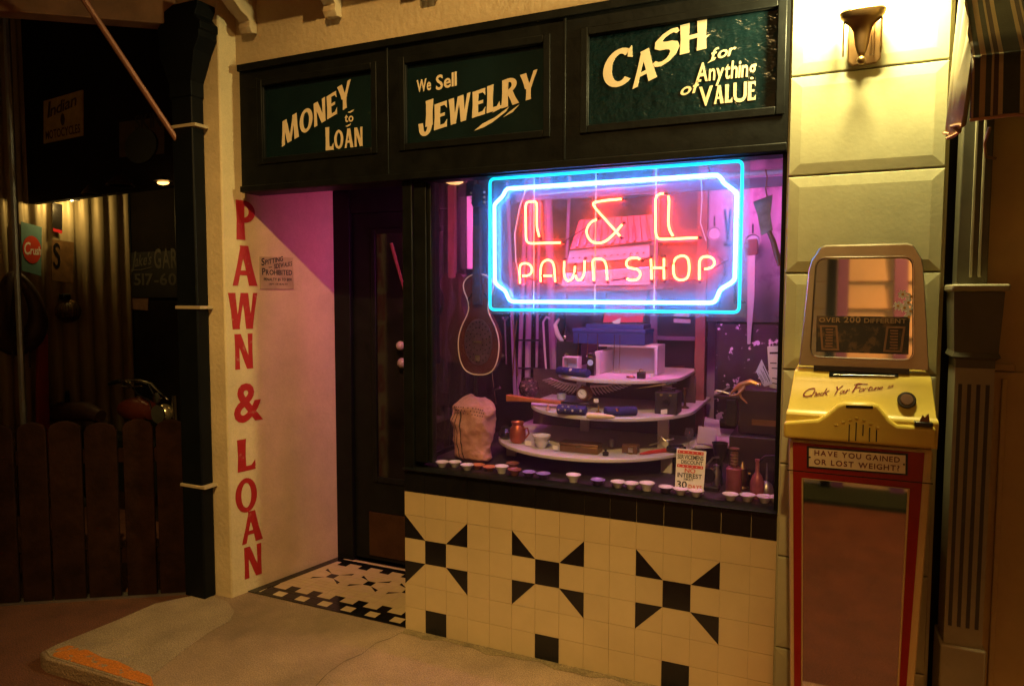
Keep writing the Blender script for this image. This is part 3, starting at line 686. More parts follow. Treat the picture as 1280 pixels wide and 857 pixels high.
for zz, yo in ((2.165, 0), (2.12, -.004), (2.07, -.010), (2.02, -.014), (1.992, -.016)):
    rows_.append([Vector((AX0+(AX1-AX0)*k/n, AY+yo+wav(AX0+(AX1-AX0)*k/n)*(2.165-zz)*6, zz+(.008*abs(math.sin((AX0+(AX1-AX0)*k/n)*9.5)) if zz < 2 else 0))) for k in range(n+1)])
g.loft(rows_, cap=False, close=False)
v_ = g.build('valance', aw_m, aw); v_.modifiers.new('Solid', 'SOLIDIFY').thickness = .003
e = G().tube([p+Vector((0, -.003, 0)) for p in rows_[-1]], .0045, 6); e.build('trim', mat('tan_braid', (.40, .20, .09), .8), aw)
g = G(); rr_ = []
for k in range(8):
    q = k/7; y = AY+(0-AY)*q*.98; z = 2.166+.62*q-.03*math.sin(math.pi*q)
    rr_.append([Vector((AX0+(AX1-AX0)*i/40, y, z)) for i in range(41)])
g.loft(rr_, cap=False, close=False)
c_ = g.build('canopy', aw_m, aw); c_.modifiers.new('Solid', 'SOLIDIFY').thickness = .003
g = G(); s1 = []; s2 = []
for k in range(13):   # loose end panel, hanging in folds
    q = k/12; y = AY+(-.27-AY)*q; fold = .012*math.sin(q*19)
    s1.append(Vector((AX0-.002+fold*.3, y, 2.160+.32*q))); s2.append(Vector((AX0-.018+fold, y, 1.985+.012*math.sin(q*8)+.02*q)))
g.loft([s1, [a.lerp(b, .5)+Vector((.006*math.sin(i*1.7), 0, 0)) for i, (a, b) in enumerate(zip(s1, s2))], s2], cap=False, close=False)
sd = g.build('side_curtain', mat('olive_canvas', (.28, .23, .11), .85, var=.15, vscale=20), aw); sd.modifiers.new('Solid', 'SOLIDIFY').thickness = .003
G().tube([p+Vector((-.002, 0, 0)) for p in s2], .0045, 6).build('trim', mat('tan_braid', (.40, .20, .09), .8), aw)
g = G(); g.tube([(2.13, -.47, 1.985), (2.125, -.44, 1.95), (2.135, -.40, 1.92), (2.16, -.39, 1.915)], .004, 6); g.build('pull_cord_hook', bronze, aw)

# ------------------------------------------------------------------ rain pipe
pipe = thing('rain_pipe', 'black square downpipe with wide hopper head fixed to the cream corner', 'downpipe', (-1.16, -.14, 0))
pm = mat('black_pipe_paint', (.004, .005, .006), .45, var=.25, spec=.12)
G().box(-1.232, -1.092, -.165, -.092, 0.0, 2.56).build('pipe', pm, pipe, bevel=.008)
hop = [(-1.236, -1.088, 2.50), (-1.236, -1.088, 2.57), (-1.262, -1.03, 2.70), (-1.262, -.995, 2.76), (-1.262, -.995, 2.79), (-1.266, -.985, 2.795), (-1.266, -.985, 2.83), (-1.255, -1.0, 2.84), (-1.225, -1.02, 2.865), (-1.225, -1.0, 2.90), (-1.16, -1.0, 2.925)]
G().loft([[Vector((a, -.17-(.03 if z > 2.6 else 0), z)), Vector((b, -.17-(.03 if z > 2.6 else 0), z)), Vector((b, -.0915, z)), Vector((a, -.0915, z))] for a, b, z in hop]).build('hopper_head', pm, pipe, smooth=False, bevel=.004)
cream_band = mat('cream_band_metal', (.42, .33, .20), .5)
for zz in (2.362, 1.478, .579):
    G().box(-1.238, -1.066, -.1705, -.0915, zz-.008, zz+.008).build('bracket', cream_band, pipe, bevel=.002)
tr_ = G().box(-1.262, -1.238, -.105, -.0905, .85, 2.52).build('pilaster_strip', cream, shop, bevel=.003)
G().box(-1.30, -1.14, -.14, -.0905, 2.70, 3.2).build('corner_capital', cream, shop, bevel=.01)

# ------------------------------------------------------------------ weighing machine
wm = thing('weighing_machine', 'red and yellow mirrored weighing scale standing against the pilaster', 'scale', (1.85, -.2, 0))
CX = 1.850
yel = mat('yellow_enamel', (.66, .50, .085), .3, var=.12, vscale=8, bump=.04, bscale=20)
redm = mat('red_enamel', (.26, .012, .008), .22, var=.1)
ivm = mat('ivory_enamel', (.60, .46, .20), .3, var=.06)
def rect(hw, y0, y1, z, c=CX): return [Vector((c-hw, y0, z)), Vector((c+hw, y0, z)), Vector((c+hw, y1, z)), Vector((c-hw, y1, z))]
G().loft([rect(.170, -.285, -.05, .0), rect(.178, -.288, -.05, .28), rect(.203, -.298, -.05, 1.085)]).build('cabinet', ivm, wm, smooth=False, bevel=.014)
def fy(z): return -.285-.013*z/1.085-.0035
def fhw(z): return .170+.033*z/1.085
def fp_(x, z, off=0): return Vector((x, fy(z)-off, z))
g = G(); z0, z1 = .06, 1.075
g.slab([fp_(CX-fhw(z0)+.014, z0), fp_(CX+fhw(z0)-.024, z0), fp_(CX+fhw(z1)-.024, z1), fp_(CX-fhw(z1)+.014, z1)], (0, -.004, 0))
g.build('front_panel', redm, wm, smooth=False, bevel=.001)
G().box(CX-.203, CX+.203, fy(.985)-.0046, fy(.985)-.0036, .982, .985).build('seam', lacq_black, wm)
zb_, zt_ = .08, .962
mq = [fp_(CX-.137, zb_, .0045), fp_(CX+.130, zb_, .0045), fp_(CX+.140, zt_, .0045), fp_(CX-.156, zt_, .0045)]
G().slab(mq, (0, -.002, 0)).build('front_mirror', mirror, wm, smooth=False)
g = G(); g.tube([p+Vector((0, -.003, 0)) for p in mq], .0032, 6, True); g.build('mirror_border', ivm, wm)
# plate
g = G(); pa = [on(x, y, -.308) for x, y in ((1008.5, 557.5), (1135, 567), (1134.5, 594), (1008.5, 584))]
g.slab(pa, (0, .0045, 0)); pq = g.build('name_plate', lacq_black, wm, smooth=False)
ctr = sum(pa, Vector())/4
G().slab([ctr+(p-ctr)*.955+Vector((0, -.0005, (.0035 if p.z < ctr.z else -.0035))) for p in pa], (0, -.001, 0)).build('plate_face', ivory, pq, smooth=False)
g = G(); yy = -.3098
z5 = lambda x, y: on(980+x*.18674, 450+y*.18674, yy)
write(g, 'HAVE YOU GAINED', z5(203, 634), z5(775, 684), UV, NV, ht((0, 0), (0, 0)) or abs(z5(205, 604).z-z5(205, 637).z), 'bold', .22, depth=.0006)
write(g, 'OR LOST WEIGHT?', z5(201, 694), z5(772, 741), UV, NV, abs(z5(205, 660).z-z5(205, 694).z), 'bold', .22, depth=.0006)
g.build('lettering', mat('dark_red_ink', (.12, .012, .008), .5), pq, smooth=False)
for p in (z5(173, 648), z5(803, 697)): G().ball(tuple(p), .003, 8).build('screw', lacq_black, pq)
# yellow head: lofted console
hs = [(.209, -.300, 1.088), (.210, -.312, 1.090), (.211, -.318, 1.165), (.210, -.314, 1.172), (.209, -.308, 1.176), (.206, -.300, 1.182), (.196, -.262, 1.27), (.193, -.250, 1.296), (.188, -.236, 1.306)]
head = G().loft([rect(hw, y, -.045, z, CX-.0) for hw, y, z in hs]).build('console', yel, wm, bevel=.010, seg=3, ang=50)
ap = [on(x, y, -.335) for x, y in ((979, 547), (979.5, 527), (1022, 524), (1032, 518), (1046, 506), (1054, 503), (1092, 504), (1099, 507), (1113, 525), (1122, 531), (1170, 534), (1172, 561))]
G().slab(ap, (0, .035, 0)).build('apron', yel, head, bevel=.010, seg=3, ang=60)
hp = [on(x, y, -.325) for x, y in ((1022, 527), (1046, 508), (1054, 503.5), (1092, 504.5), (1099, 509), (1118, 530))]
G().slab(hp, (0, .05, 0)).build('hump', yel, head, bevel=.008, seg=3, ang=60)
g = G(); g.slab([(CX-.20, -.265, 1.262), (CX-.105, -.262, 1.285), (CX+.125, -.262, 1.285), (CX+.165, -.262, 1.262), (CX+.165, -.262, 1.250), (CX-.20, -.265, 1.250)], (0, .05, 0))
def sl(px, py, lift=0):   # point on the sloped console panel
    d = FW + RT*((px-640)/FPX) - UP*((py-428.5)/FPX); p0 = Vector((0, -.300, 1.182)); p1 = Vector((0, -.262, 1.27)); tv = (p1-p0).normalized(); n_ = Vector((0, -tv.z, tv.y))
    k = (p0-CAM).dot(n_)/d.dot(n_); return CAM+d*k+n_*lift, tv, n_
q5 = lambda x, y: (980+x*.18674, 450+y*.18674)
def bar(name, x0, x1, y0, y1, m, lift=.0015, dep=.003, par=None):
    P = [sl(*q5(x, y), lift) for x, y in ((x0, y0), (x1, y0), (x1, y1), (x0, y1))]
    return G().slab([p[0] for p in P], P[0][2]*(-dep)).build(name, m, par or head, smooth=False, bevel=.0008)
bar('fortune_slot', 302, 765, 76, 112, mat('slot_black', (.006, .006, .006), .8, spec=.1))
G().tube([sl(*q5(x, y), .002)[0] for x, y in ((330, 98), (740, 107))], .0013, 6).build('slot_tongue', chrome, head)
P0, tv, n_ = sl(*q5(820, 270), .002)
rot = Matrix(((1, 0, 0), (0, -n_.y*-1*0+tv.y, n_.y), (0, tv.z, n_.z)))
def disc(name, c, r, h, m, par):
    g = G(); g.lathe([(r*.02, 0), (r, 0), (r, h*.7), (r*.92, h), (r*.02, h)], (0, 0, 0), 24); g.v = [c+Vector((1, 0, 0))*p.x+tv*p.y+n_*p.z for p in g.v]; return g.build(name, m, par)
dial = disc('coin_dial', P0, .0255, .006, lacq_black, head); disc('dial_face', P0+n_*.0055, .017, .006, brown_wood, dial)
g = G()
O, tv1, nn = sl(*q5(105, 262), .0008); E_, _, _ = sl(*q5(655, 195), .0008)
def script(text, a, b, h): 
    O, t_, n2 = sl(*q5(*a), .0008); E_, _, _ = sl(*q5(*b), .0008); write(g, text, O, E_, tv, n_, h, 'font', .03, .55, depth=.0006)
script('Check', (112, 250), (292, 232), [.028, .020, .015, .015, .022]); script('Your', (315, 236), (430, 216), [.026, .016, .016, .016]); script('Fortune', (452, 216), (655, 196), [.026, .015, .015, .018, .014, .014, .014]); script('25', (690, 186), (728, 178), .006)
g.tube([sl(*q5(x, y), .001)[0] for x, y in ((470, 165), (500, 155), (560, 160))], .0010, 6)
g.build('script_lettering', mat('red_script_ink', (.22, .014, .010), .5), head, smooth=False)
# on the hump
HY = -.3355
h5 = lambda x, y: on(*q5(x, y), HY)
g = G(); pts = [h5(x, y) for x, y in ((415, 300), (595, 306), (595, 324), (415, 318))]; g.slab(pts, (0, -.002, 0)); g.build('card_slot', lacq_black, head, smooth=False)
g = G()
for k, (x, y0, y1) in enumerate(((438, 428, 545), (484, 415, 540), (530, 430, 505), (574, 450, 545), (620, 465, 545))):
    a, b = h5(x, y0), h5(x, y1); g.box(a.x-.0016, a.x+.0016, HY-.0015, HY, b.z, a.z)
g.build('louvre', lacq_black, head)
for x, y in ((348, 432), (395, 415), (442, 398), (488, 388), (534, 402), (580, 425), (626, 450)): G().ball(tuple(h5(x, y)), .0058, 10, sz=.7).build('stud', yel, head)
lv = on(*q5(932, 428), -.33)
lev = G().box(lv.x-.024, lv.x+.024, -.346, -.31, lv.z-.004, lv.z+.008).build('lever_base', lacq_black, head, bevel=.003)
G().slab([lv+Vector((-.012, -.01, .008)), lv+Vector((.016, -.01, .008)), lv+Vector((.012, -.01, .034)), lv+Vector((.002, -.01, .022)), lv+Vector((-.003, -.01, .028))], (0, .008, 0)).build('lever', bronze, lev, bevel=.001)
# mirror head, leaning back
tilt = R_(7)
def mh(x, z, off=0): return Vector((CX+x, -.225+z*math.sin(tilt)-off*math.cos(tilt), 1.318+z*math.cos(tilt)-off*math.sin(tilt)))
out_ = [(-.180, 0), (-.170, .15), (-.160, .315), (-.152, .345), (-.128, .385), (-.112, .391), (.122, .391), (.138, .385), (.160, .345), (.166, .315), (.178, .15), (.188, 0)]
frm_m = mat('tan_metal_frame', (.34, .29, .21), .34, .85, var=.12, vscale=10)
hole = rnd([(-.148, .030), (.146, .030), (.138, .350), (-.138, .352)], .03, True, 4)
mo = [(-.180, 0)] + [(-.160, .315), (-.128, .385), (-.112, .391), (.122, .391), (.138, .385), (.166, .315), (.188, 0)]
import itertools
def ring_frame(outer, inner, off0, off1):
    # outer resampled to match inner by angle
    c = Vector((0, .19)); 
    def hit(ang):
        d = Vector((math.cos(ang), math.sin(ang))); best = None
        for i in range(len(outer)):
            a = Vector(outer[i])-c; b = Vector(outer[(i+1) % len(outer)])-c; e = b-a; den = d.x*e.y-d.y*e.x
            if abs(den) < 1e-9: continue
            t1 = (a.x*e.y-a.y*e.x)/den; t2 = (a.x*d.y-a.y*d.x)/den
            if t1 > 0 and -1e-6 <= t2 <= 1+1e-6: best = t1 if best is None else min(best, t1)
        return c+d*best
    angs = sorted(set([round(math.atan2(p[1]-c.y, p[0]-c.x), 5) for p in inner]+[round(math.atan2(p[1]-c.y, p[0]-c.x), 5) for p in outer]))
    def hin(ang):
        nonlocal outer
        o2 = outer; outer = inner
        try: return hit(ang)
        finally: outer = o2
    I = [hin(a) for a in angs]; Oo = [hit(a) for a in angs]
    g = G()
    rings = [[mh(p.x, p.y, off0) for p in Oo], [mh(p.x, p.y, off1-.006) for p in Oo], [mh(p.x*.985, (p.y-.19)*.985+.19, off1) for p in Oo], [mh(p.x, p.y, off1) for p in I], [mh(p.x, p.y, off1-.008) for p in I]]
    g.loft(rings, cap=False); return g
hf = ring_frame(out_, hole, -.02, .022).build('mirror_frame', frm_m, wm, ang=40)
G().slab([mh(x, z, -.02) for x, z in out_], mh(0, 0, -.0205)-mh(0, 0, -.02)).build('back_plate', dark_metal, hf, smooth=False)
G().slab([mh(x*1.01, z, .012) for x, z in hole], mh(0, 0, .010)-mh(0, 0, .012)).build('head_mirror', mirror, hf, smooth=False)
g = G(); g.tube([mh(x, z, .0225) for x, z in hole], .0022, 6, True); g.build('chrome_bead', chrome, hf)
G().slab([mh(-.135, -.012, .024), mh(.135, -.012, .024), mh(.135, .004, .024), mh(-.135, .004, .024)], (0, .03, 0)).build('gasket', lacq_black, wm)
card_m = mat('dark_card', (.018, .012, .008), .5, col2=(.10, .05, .02), cmask=(.5, .6), vscale=26)
g = G(); g.slab([mh(-.130, .046, .0128), mh(.132, .046, .0128), mh(.133, .162, .0128), mh(-.132, .162, .0128)], mh(0, 0, .0135)-mh(0, 0, .0128))
cd_ = g.build('fortune_card', card_m, hf, smooth=False)
g = G(); vv = (mh(0, 1)-mh(0, 0)).normalized(); nn = (mh(0, 0, 1)-mh(0, 0, 0)).normalized()
write(g, 'OVER 200 DIFFERENT', mh(-.124, .142, .0137), mh(.124, .142, .0137), vv, nn, [.014]*5+[.018]*3+[.014]*10, 'bold', .14, depth=.0005)
g.build('lettering', mat('faded_gold_ink', (.30, .18, .08), .5), cd_, smooth=False)
for x in (-.092, .092):
    g = G()
    for k, (hw, hh) in enumerate(((.026, .040),)):
        for a, b, c, d in ((-hw, hw, hh, hh-.006), (-hw, hw, -hh, -hh+.006), (-hw, -hw+.006, -hh+.006, hh-.006), (hw-.006, hw, -hh+.006, hh-.006)):
            sk = .10*(1 if x > 0 else -1)
            P = [mh(x+q+(r)*sk, .092+r, .0138) for q, r in ((a, c), (b, c), (b, d), (a, d))]; g.slab(P, nn*.0004)
    for k in range(7): g.slab([mh(x-.012+.0035*(k % 2), .062+k*.009, .0138), mh(x+.010, .062+k*.009, .0138), mh(x+.010, .067+k*.009, .0138), mh(x-.012, .067+k*.009, .0138)], nn*.0004)
    g.build('card_border', mat('faded_brown_ink', (.20, .09, .04), .5), cd_, smooth=False)
g = G(); gy = G()
for (fx, fz) in ((.112, .232), (.128, .206), (.100, .196), (.118, .190), (.135, .180), (.136, .225), (.131, .162)):
    for k in range(7):
        a = k*2*math.pi/7+fx*50; c = math.cos(a), math.sin(a)
        if fx+.014*c[0] > .138: continue
        g.slab([mh(fx+.004*c[0]-.003*c[1], fz+.004*c[1]+.003*c[0], .0128), mh(fx+.014*c[0]-.003*c[1], fz+.014*c[1]+.003*c[0], .0128), mh(fx+.014*c[0]+.003*c[1], fz+.014*c[1]-.003*c[0], .0128), mh(fx+.004*c[0]+.003*c[1], fz+.004*c[1]-.003*c[0], .0128)], nn*(.0004+.00005*k))
    gy.slab([mh(fx+.004*math.cos(q), fz+.004*math.sin(q), .0134) for q in [i*.785 for i in range(8)]], nn*.0003)
fl_ = g.build('daisy_decal', paper, hf, smooth=False); gy.build('decal_centre', mat('daisy_yellow', (.5, .25, .03), .6), fl_, smooth=False)
# foot platform
G().box(CX-.165, CX+.165, -.52, -.289, .001, .075).build('footplate', ivm, wm, bevel=.012, seg=3)
G().box(CX-.150, CX+.150, -.505, -.295, .0755, .080).build('tread', lacq_black, wm, bevel=.003)

# ------------------------------------------------------------------ display stand and goods
def item(name, label, cat, loc, group=None): return thing(name, label, cat, tuple(loc), group)
st = item('display_stand', 'white tiered stand of curved shelves filling the middle of the window', 'display stand', (.75, .6, LZ))
def shelf(cx, cy, r, z, back, right=None):
    pts = [(cx+r*math.cos(R_(a)), cy+r*math.sin(R_(a))) for a in range(180, 361, 6)]
    if right: pts += [(right, cy+.10), (right, back)]
    else: pts += [(cx+r, back)]
    pts += [(cx-r, back)]
    return G().slab([(x, y, z-.018) for x, y in pts], (0, 0, .018)).build('shelf', shelf_white, st, bevel=.004, ang=25)
Z1, Z2, Z3 = .850, 1.017, 1.170
shelf(.72, .60, .48, Z1, 1.1, 1.36); shelf(.80, .60, .395, Z2, 1.05); shelf(.84, .60, .30, Z3, .98)
def post(x, y, z0, z1, wx=.045, wy=.018): G().box(x-wx/2, x+wx/2, y-wy/2, y+wy/2, z0, z1).build('post', shelf_white, st, bevel=.002)
post(1.075, .48, Z1+.0005, Z2-.0185, .05); post(1.11, .40, LZ+.0005, Z1-.0185, .05); post(.345, .42, LZ+.0005, Z1-.0185, .05); post(.62, .72, Z1+.0005, Z2-.0185); post(.7, .72, LZ+.0005, Z1-.0185); post(.62, .66, Z2+.0005, Z3-.0185); post(1.05, .66, Z2+.0005, Z3-.0185)
G().box(.30, 1.16, .80, .81, LZ+.001, Z3-.02).build('backing_board', mat('dark_brown_board', (.05, .032, .02), .7, var=.3), st)
# open white case on the top shelf
cs = item('display_case', 'open white box display standing on the top shelf behind the necklaces', 'display case', (.92, .62, Z3))
a, b = on(748, 470, .56), on(822, 470, .56); zt2 = on(785, 434, .56).z
x0, x1 = a.x, b.x
G().box(x0, x1, .70, .71, Z3+.001, zt2).build('back_panel', shelf_white, cs, bevel=.001)
G().box(x1-.014, x1, .55, .699, Z3+.001, zt2).build('side_panel', shelf_white, cs, bevel=.001)
G().box(x0, x0+.03, .50, .699, Z3+.001, zt2-.02).build('side_panel', shelf_white, cs, bevel=.001)
G().box(x0, x1, .56, .71, zt2+.0005, zt2+.012).build('top_panel', shelf_white, cs, bevel=.001)
blk = item('blue_gift_box', 'long dark blue flat box lying on top of the white case', 'box', (.9, .6, zt2))
a, b = on(716, 434, .55), on(806, 434, .55); zb1 = zt2+.0125
G().box(a.x, b.x, .55, .72, zb1, zb1+.055).build('box_base', mat('blue_card', (.015, .025, .14), .5), blk, bevel=.003)
G().box(a.x-.003, b.x+.003, .547, .723, zb1+.0555, zb1+.072).build('box_lid', mat('blue_card', (.015, .025, .14), .5), blk, bevel=.003)
zb2 = zb1+.0725
rc = item('red_lined_case', 'open flat case with bright red lining propped below the neon sign', 'case', (.93, .6, zb2))
a, b = on(734, 404, .58), on(806, 404, .58)
G().box(a.x, b.x, .56, .70, zb2+.0005, zb2+.022).build('case_base', mat('blue_card', (.015, .025, .14), .5), rc, bevel=.002)
g = G(); pq = [on(752, 404, .66), on(805, 404, .66), on(812, 362, .72), on(757, 366, .72)]; g.slab(pq, (0, .014, 0)); g.build('case_lid', lacq_black, rc)
g = G(); c_ = sum(pq, Vector())/4; g.slab([c_+(p-c_)*.93+Vector((0, -.004, 0)) for p in pq], (0, .003, 0)); g.build('lining', mat('red_satin', (.62, .015, .06), .5), rc)
g = G(); g.slab([on(x, y, .64) for x, y in ((765, 402), (776, 397), (775, 404), (768, 405))], (0, .001, 0)); tag(g.build('price_tag', paper, None), 'little white paper tag lying in the red lined case', 'tag')
# accordion
ac = item('accordion', 'piano accordion with red keyboard and silver grilles behind the neon letters', 'accordion', on(765, 358, .55))
keyred = mat('red_pearl_keys', (.55, .09, .06), .35, var=.15); pearl = mat('pearl_casing', (.62, .52, .56), .3, .3, var=.15, vscale=40)
g = G(); pq = [on(712, 312, .52), on(822, 300, .52), on(816, 268, .62), on(724, 275, .62)]
g.slab(pq, (0, .03, 0)); kb = g.build('keyboard', keyred, ac, bevel=.003)
g = G()
for k in range(1, 12):
    q = k/12; lo = pq[0].lerp(pq[1], q); hi = pq[3].lerp(pq[2], q)
    g.tube([lo+Vector((0, -.002, 0)), hi+Vector((0, -.002, 0))], .0011, 5)
g.build('key_gap', lacq_black, kb)
g = G()
for k in (1, 2, 4, 5, 6, 8, 9, 11):
    q = k/12; lo = pq[0].lerp(pq[1], q); hi = pq[3].lerp(pq[2], q); m0 = lo.lerp(hi, .08); m1 = lo.lerp(hi, .62)
    g.slab([m0+Vector((-.008, -.004, 0)), m0+Vector((.008, -.004, 0)), m1+Vector((.007, -.004, 0)), m1+Vector((-.007, -.004, 0))], (0, -.006, 0))
g.build('black_key', mat('dark_red_keys', (.14, .015, .015), .3), kb)
def face(name, quad, y, m, d=.05, par=None, bev=.004):
    return G().slab([on(px, py, y) for px, py in quad], (0, d, 0)).build(name, m, par, bevel=bev)
face('grille', [(708, 330), (812, 322), (812, 305), (712, 313)], .53, pearl, .1, ac)
face('bellows', [(705, 340), (812, 332), (812, 323), (708, 331)], .55, keyred, .1, ac)
cse = face('casing', [(700, 358), (813, 356), (812, 333), (705, 341)], .53, pearl, .12, ac)
g = G()
for k in range(16):
    for j in range(3):
        p = on(712+k*6, 354-j*4-k*.3, .528); g.ball(tuple(p), .0028, 6, sy=.4)
g.build('button', chrome, cse)
g = G()
for k in range(12):
    p = on(716+k*8, 323-k*.6, .528); g.slab([p+Vector((-.006, 0, -.002)), p+Vector((.002, 0, .006)), p+Vector((.008, 0, .001))], (0, -.001, 0))
g.build('scroll_ornament', lacq_black, ac)
face('shelf_board', [(690, 366), (830, 362), (830, 358), (690, 361)], .52, brown_wood, .2, ac)
# guitar
gt = item('resonator_guitar', 'sunburst resonator guitar hanging by its neck left of the neon sign', 'guitar', on(598, 467, .22))
def gout(k): # half outline: (halfwidth, z)
    return k
GC = on(598, 405, .22).x
half = [(.0, 1.172), (.04, 1.176), (.078, 1.195), (.104, 1.24), (.114, 1.30), (.110, 1.35), (.092, 1.40), (.066, 1.445), (.054, 1.48), (.060, 1.52), (.079, 1.56), (.083, 1.595), (.062, 1.622), (.035, 1.635), (.018, 1.637)]
def sm(pts, n=3):
    out = []
    for i in range(len(pts)-1):
        p0 = Vector(pts[max(0, i-1)]); p1 = Vector(pts[i]); p2 = Vector(pts[i+1]); p3 = Vector(pts[min(len(pts)-1, i+2)])
        for k in range(n):
            t_ = k/n; out.append(tuple(.5*((2*p1)+(p2-p0)*t_+(2*p0-5*p1+4*p2-p3)*t_*t_+(3*p1-p0-3*p2+p3)*t_**3)))
    out.append(tuple(pts[-1])); return out
hh = sm(half); ol = [(GC+x*.93, z) for x, z in hh]+[(GC-x*.93, z) for x, z in hh[::-1][:-1]]
sun = mat('sunburst_varnish', (.080, .022, .016), .22, var=.5, vscale=6)
bd = G().slab([(x, .22, z) for x, z in ol], (0, .035, 0)).build('body', sun, gt, ang=50)
G().tube([(x, .219, z) for x, z in ol], .0028, 6, True).build('binding', ivory, bd)
def ell(cx, cz, rx, rz, y, d, n=28): return G().slab([(cx+rx*math.cos(2*math.pi*k/n), y, cz+rz*math.sin(2*math.pi*k/n)) for k in range(n)], (0, d, 0))
cone = ell(GC, 1.325, .072, .108, .2195, -.004).build('cone_cover', mat('dull_cone_metal', (.20, .11, .13), .3, .8, var=.3, vscale=30), bd)
g = G()
for rr, nn_ in ((.86, 22), (.62, 16), (.36, 9)):
    for k in range(nn_):
        a = 2*math.pi*k/nn_+rr; x, z = GC+.072*rr*math.cos(a), 1.325+.108*rr*math.sin(a); q = .0048
        g.slab([(x-q*.7, .2153, z), (x, .2153, z-q), (x+q*.7, .2153, z), (x, .2153, z+q)], (0, -.0006, 0))
g.build('perforation', lacq_black, cone)
G().box(GC-.022, GC+.022, .209, .215, 1.322, 1.328).build('bridge', chrome, bd)
G().box(GC-.012, GC+.012, .208, .2185, 1.235, 1.265).build('tailpiece', chrome, bd, bevel=.002)
for s_ in (-1, 1): G().slab([(GC+s_*(.040+.012*math.sin(k*.9)), .2185, 1.49+k*.012) for k in range(6)]+[(GC+s_*(.048+.012*math.sin(k*.9)), .2185, 1.49+k*.012) for k in range(5, -1, -1)], (0, -.001, 0)).build('sound_hole', lacq_black, bd)
nk = G().slab([(GC-.021, .198, 1.50), (GC+.021, .198, 1.50), (GC+.017, .198, 1.94), (GC-.017, .198, 1.94)], (0, .024, 0)).build('neck', mat('dark_fingerboard', (.035, .022, .02), .4), gt, bevel=.002)
g = G()
for k in range(14): z = 1.53+.41*(1-.944**(k*1.35))/.63; g.box(GC-.019, GC+.019, .1968, .198, z, z+.0012)
g.build('fret', chrome, nk)
G().slab([(GC-.018, .205, 1.941), (GC+.018, .205, 1.941), (GC+.028, .205, 1.96), (GC+.024, .205, 2.02), (GC+.01, .205, 2.045), (GC-.01, .205, 2.045), (GC-.024, .205, 2.02), (GC-.028, .205, 1.96)], (0, .018, 0)).build('headstock', lacq_black, gt, bevel=.002)
for s_ in (-1, 1):
    for k in range(3): G().ball((GC+s_*.034, .214, 1.965+k*.022), .006, 8).build('tuning_peg', ivory, gt)
g2 = item('dark_guitar', 'black guitar hanging in shadow behind the sunburst guitar', 'guitar', on(572, 400, .5))
C2 = on(566, 400, .5).x
G().slab([(C2+(x-GC)*.95, .5, z+.02) for x, z in ol], (0, .08, 0)).build('body', mat('dark_varnish', (.03, .015, .012), .25), g2, ang=50)
G().box(C2-.018, C2+.018, .485, .51, 1.63, 2.1).build('neck', brown_wood, g2)
pnl = item('tall_pale_panel', 'tall narrow pale board with rounded foot behind the guitar neck', 'board', on(590, 335, .6))
a, b = on(583, 250, .6), on(594, 250, .6); zz0, zz1 = on(588, 336, .6).z, on(588, 245, .6).z
G().slab([(a.x, .6, zz1), (a.x, .6, zz0), (b.x-.01, .6, zz0), (b.x, .6, zz0+.03), (b.x, .6, zz1)], (0, .02, 0)).build('panel', shelf_white, pnl, bevel=.003)
# canvas bag
bg = item('canvas_sack', 'crumpled pale pink canvas sack with dark stripes on the window floor', 'bag', (.24, .22, LZ))
def noise(p): return math.sin(p.x*41+p.z*23)*.5+math.sin(p.z*57-p.x*31+p.y*19)*.35+math.sin(p.z*97+p.x*71)*.2
from mathutils import noise as mnoise
g = G(); rings = []
NK, NI = 64, 96
for k in range(NK):
    q = k/(NK-1); z = LZ+.001+.305*q
    rx = .100*min(1, (q+.015)*10)**.45*min(1, (1.03-q)*6)**.5*(.93+.12*q-.04*math.sin(q*7)); ry = rx*.68; cx = .245-.012*math.sin(q*3.5); cy = .225
    rg = []
    for i in range(NI):
        a = 2*math.pi*i/NI; ca, sa = math.cos(a), math.sin(a)
        ex = .72; sx_ = math.copysign(abs(ca)**ex, ca); sy_ = math.copysign(abs(sa)**ex, sa)     # squarish section
        p = Vector((cx+rx*sx_, cy+ry*sy_, z)); d = Vector((ca, sa, 0))
        f1 = mnoise.ridged_multi_fractal(Vector((p.x*9+p.z*5, p.y*9, p.z*8-p.x*6)), 1.0, 2.1, 3, 1.0, 2.0)
        rg.append(p+d*(.013*(f1-1.1))+Vector((0, 0, (.010*math.cos(a-2.6)+.006*math.sin(3*a))*q*q)))
    rings.append(rg)
g.loft(rings); canvas = mat('pink_canvas', (.50, .24, .20), .85, var=.3, vscale=14, bump=.3, bscale=80); bgb = g.build('sack_body', canvas, bg, ang=70)
for i in (60, 64, 68):
    g = G(); cols = []
    for di in (0, 1):
        c_ = []
        for k in range(3, 52):
            c = Vector((.24, .225, rings[k][i].z)); c_.append(rings[k][i+di]+(rings[k][i+di]-c).normalized()*.0018)
        cols.append(c_)
    g.loft(cols, cap=False, close=False); g.build('stripe', mat('dark_stripe', (.05, .025, .02), .85), bgb)
g = G()
for k in range(12):
    for j in range(3): p = rings[49+3*j][60+2*k+(j % 2)]; g.ball(tuple(p), .0035, 6)
g.build('polka_trim', mat('dark_dots', (.06, .03, .03), .8), bgb)
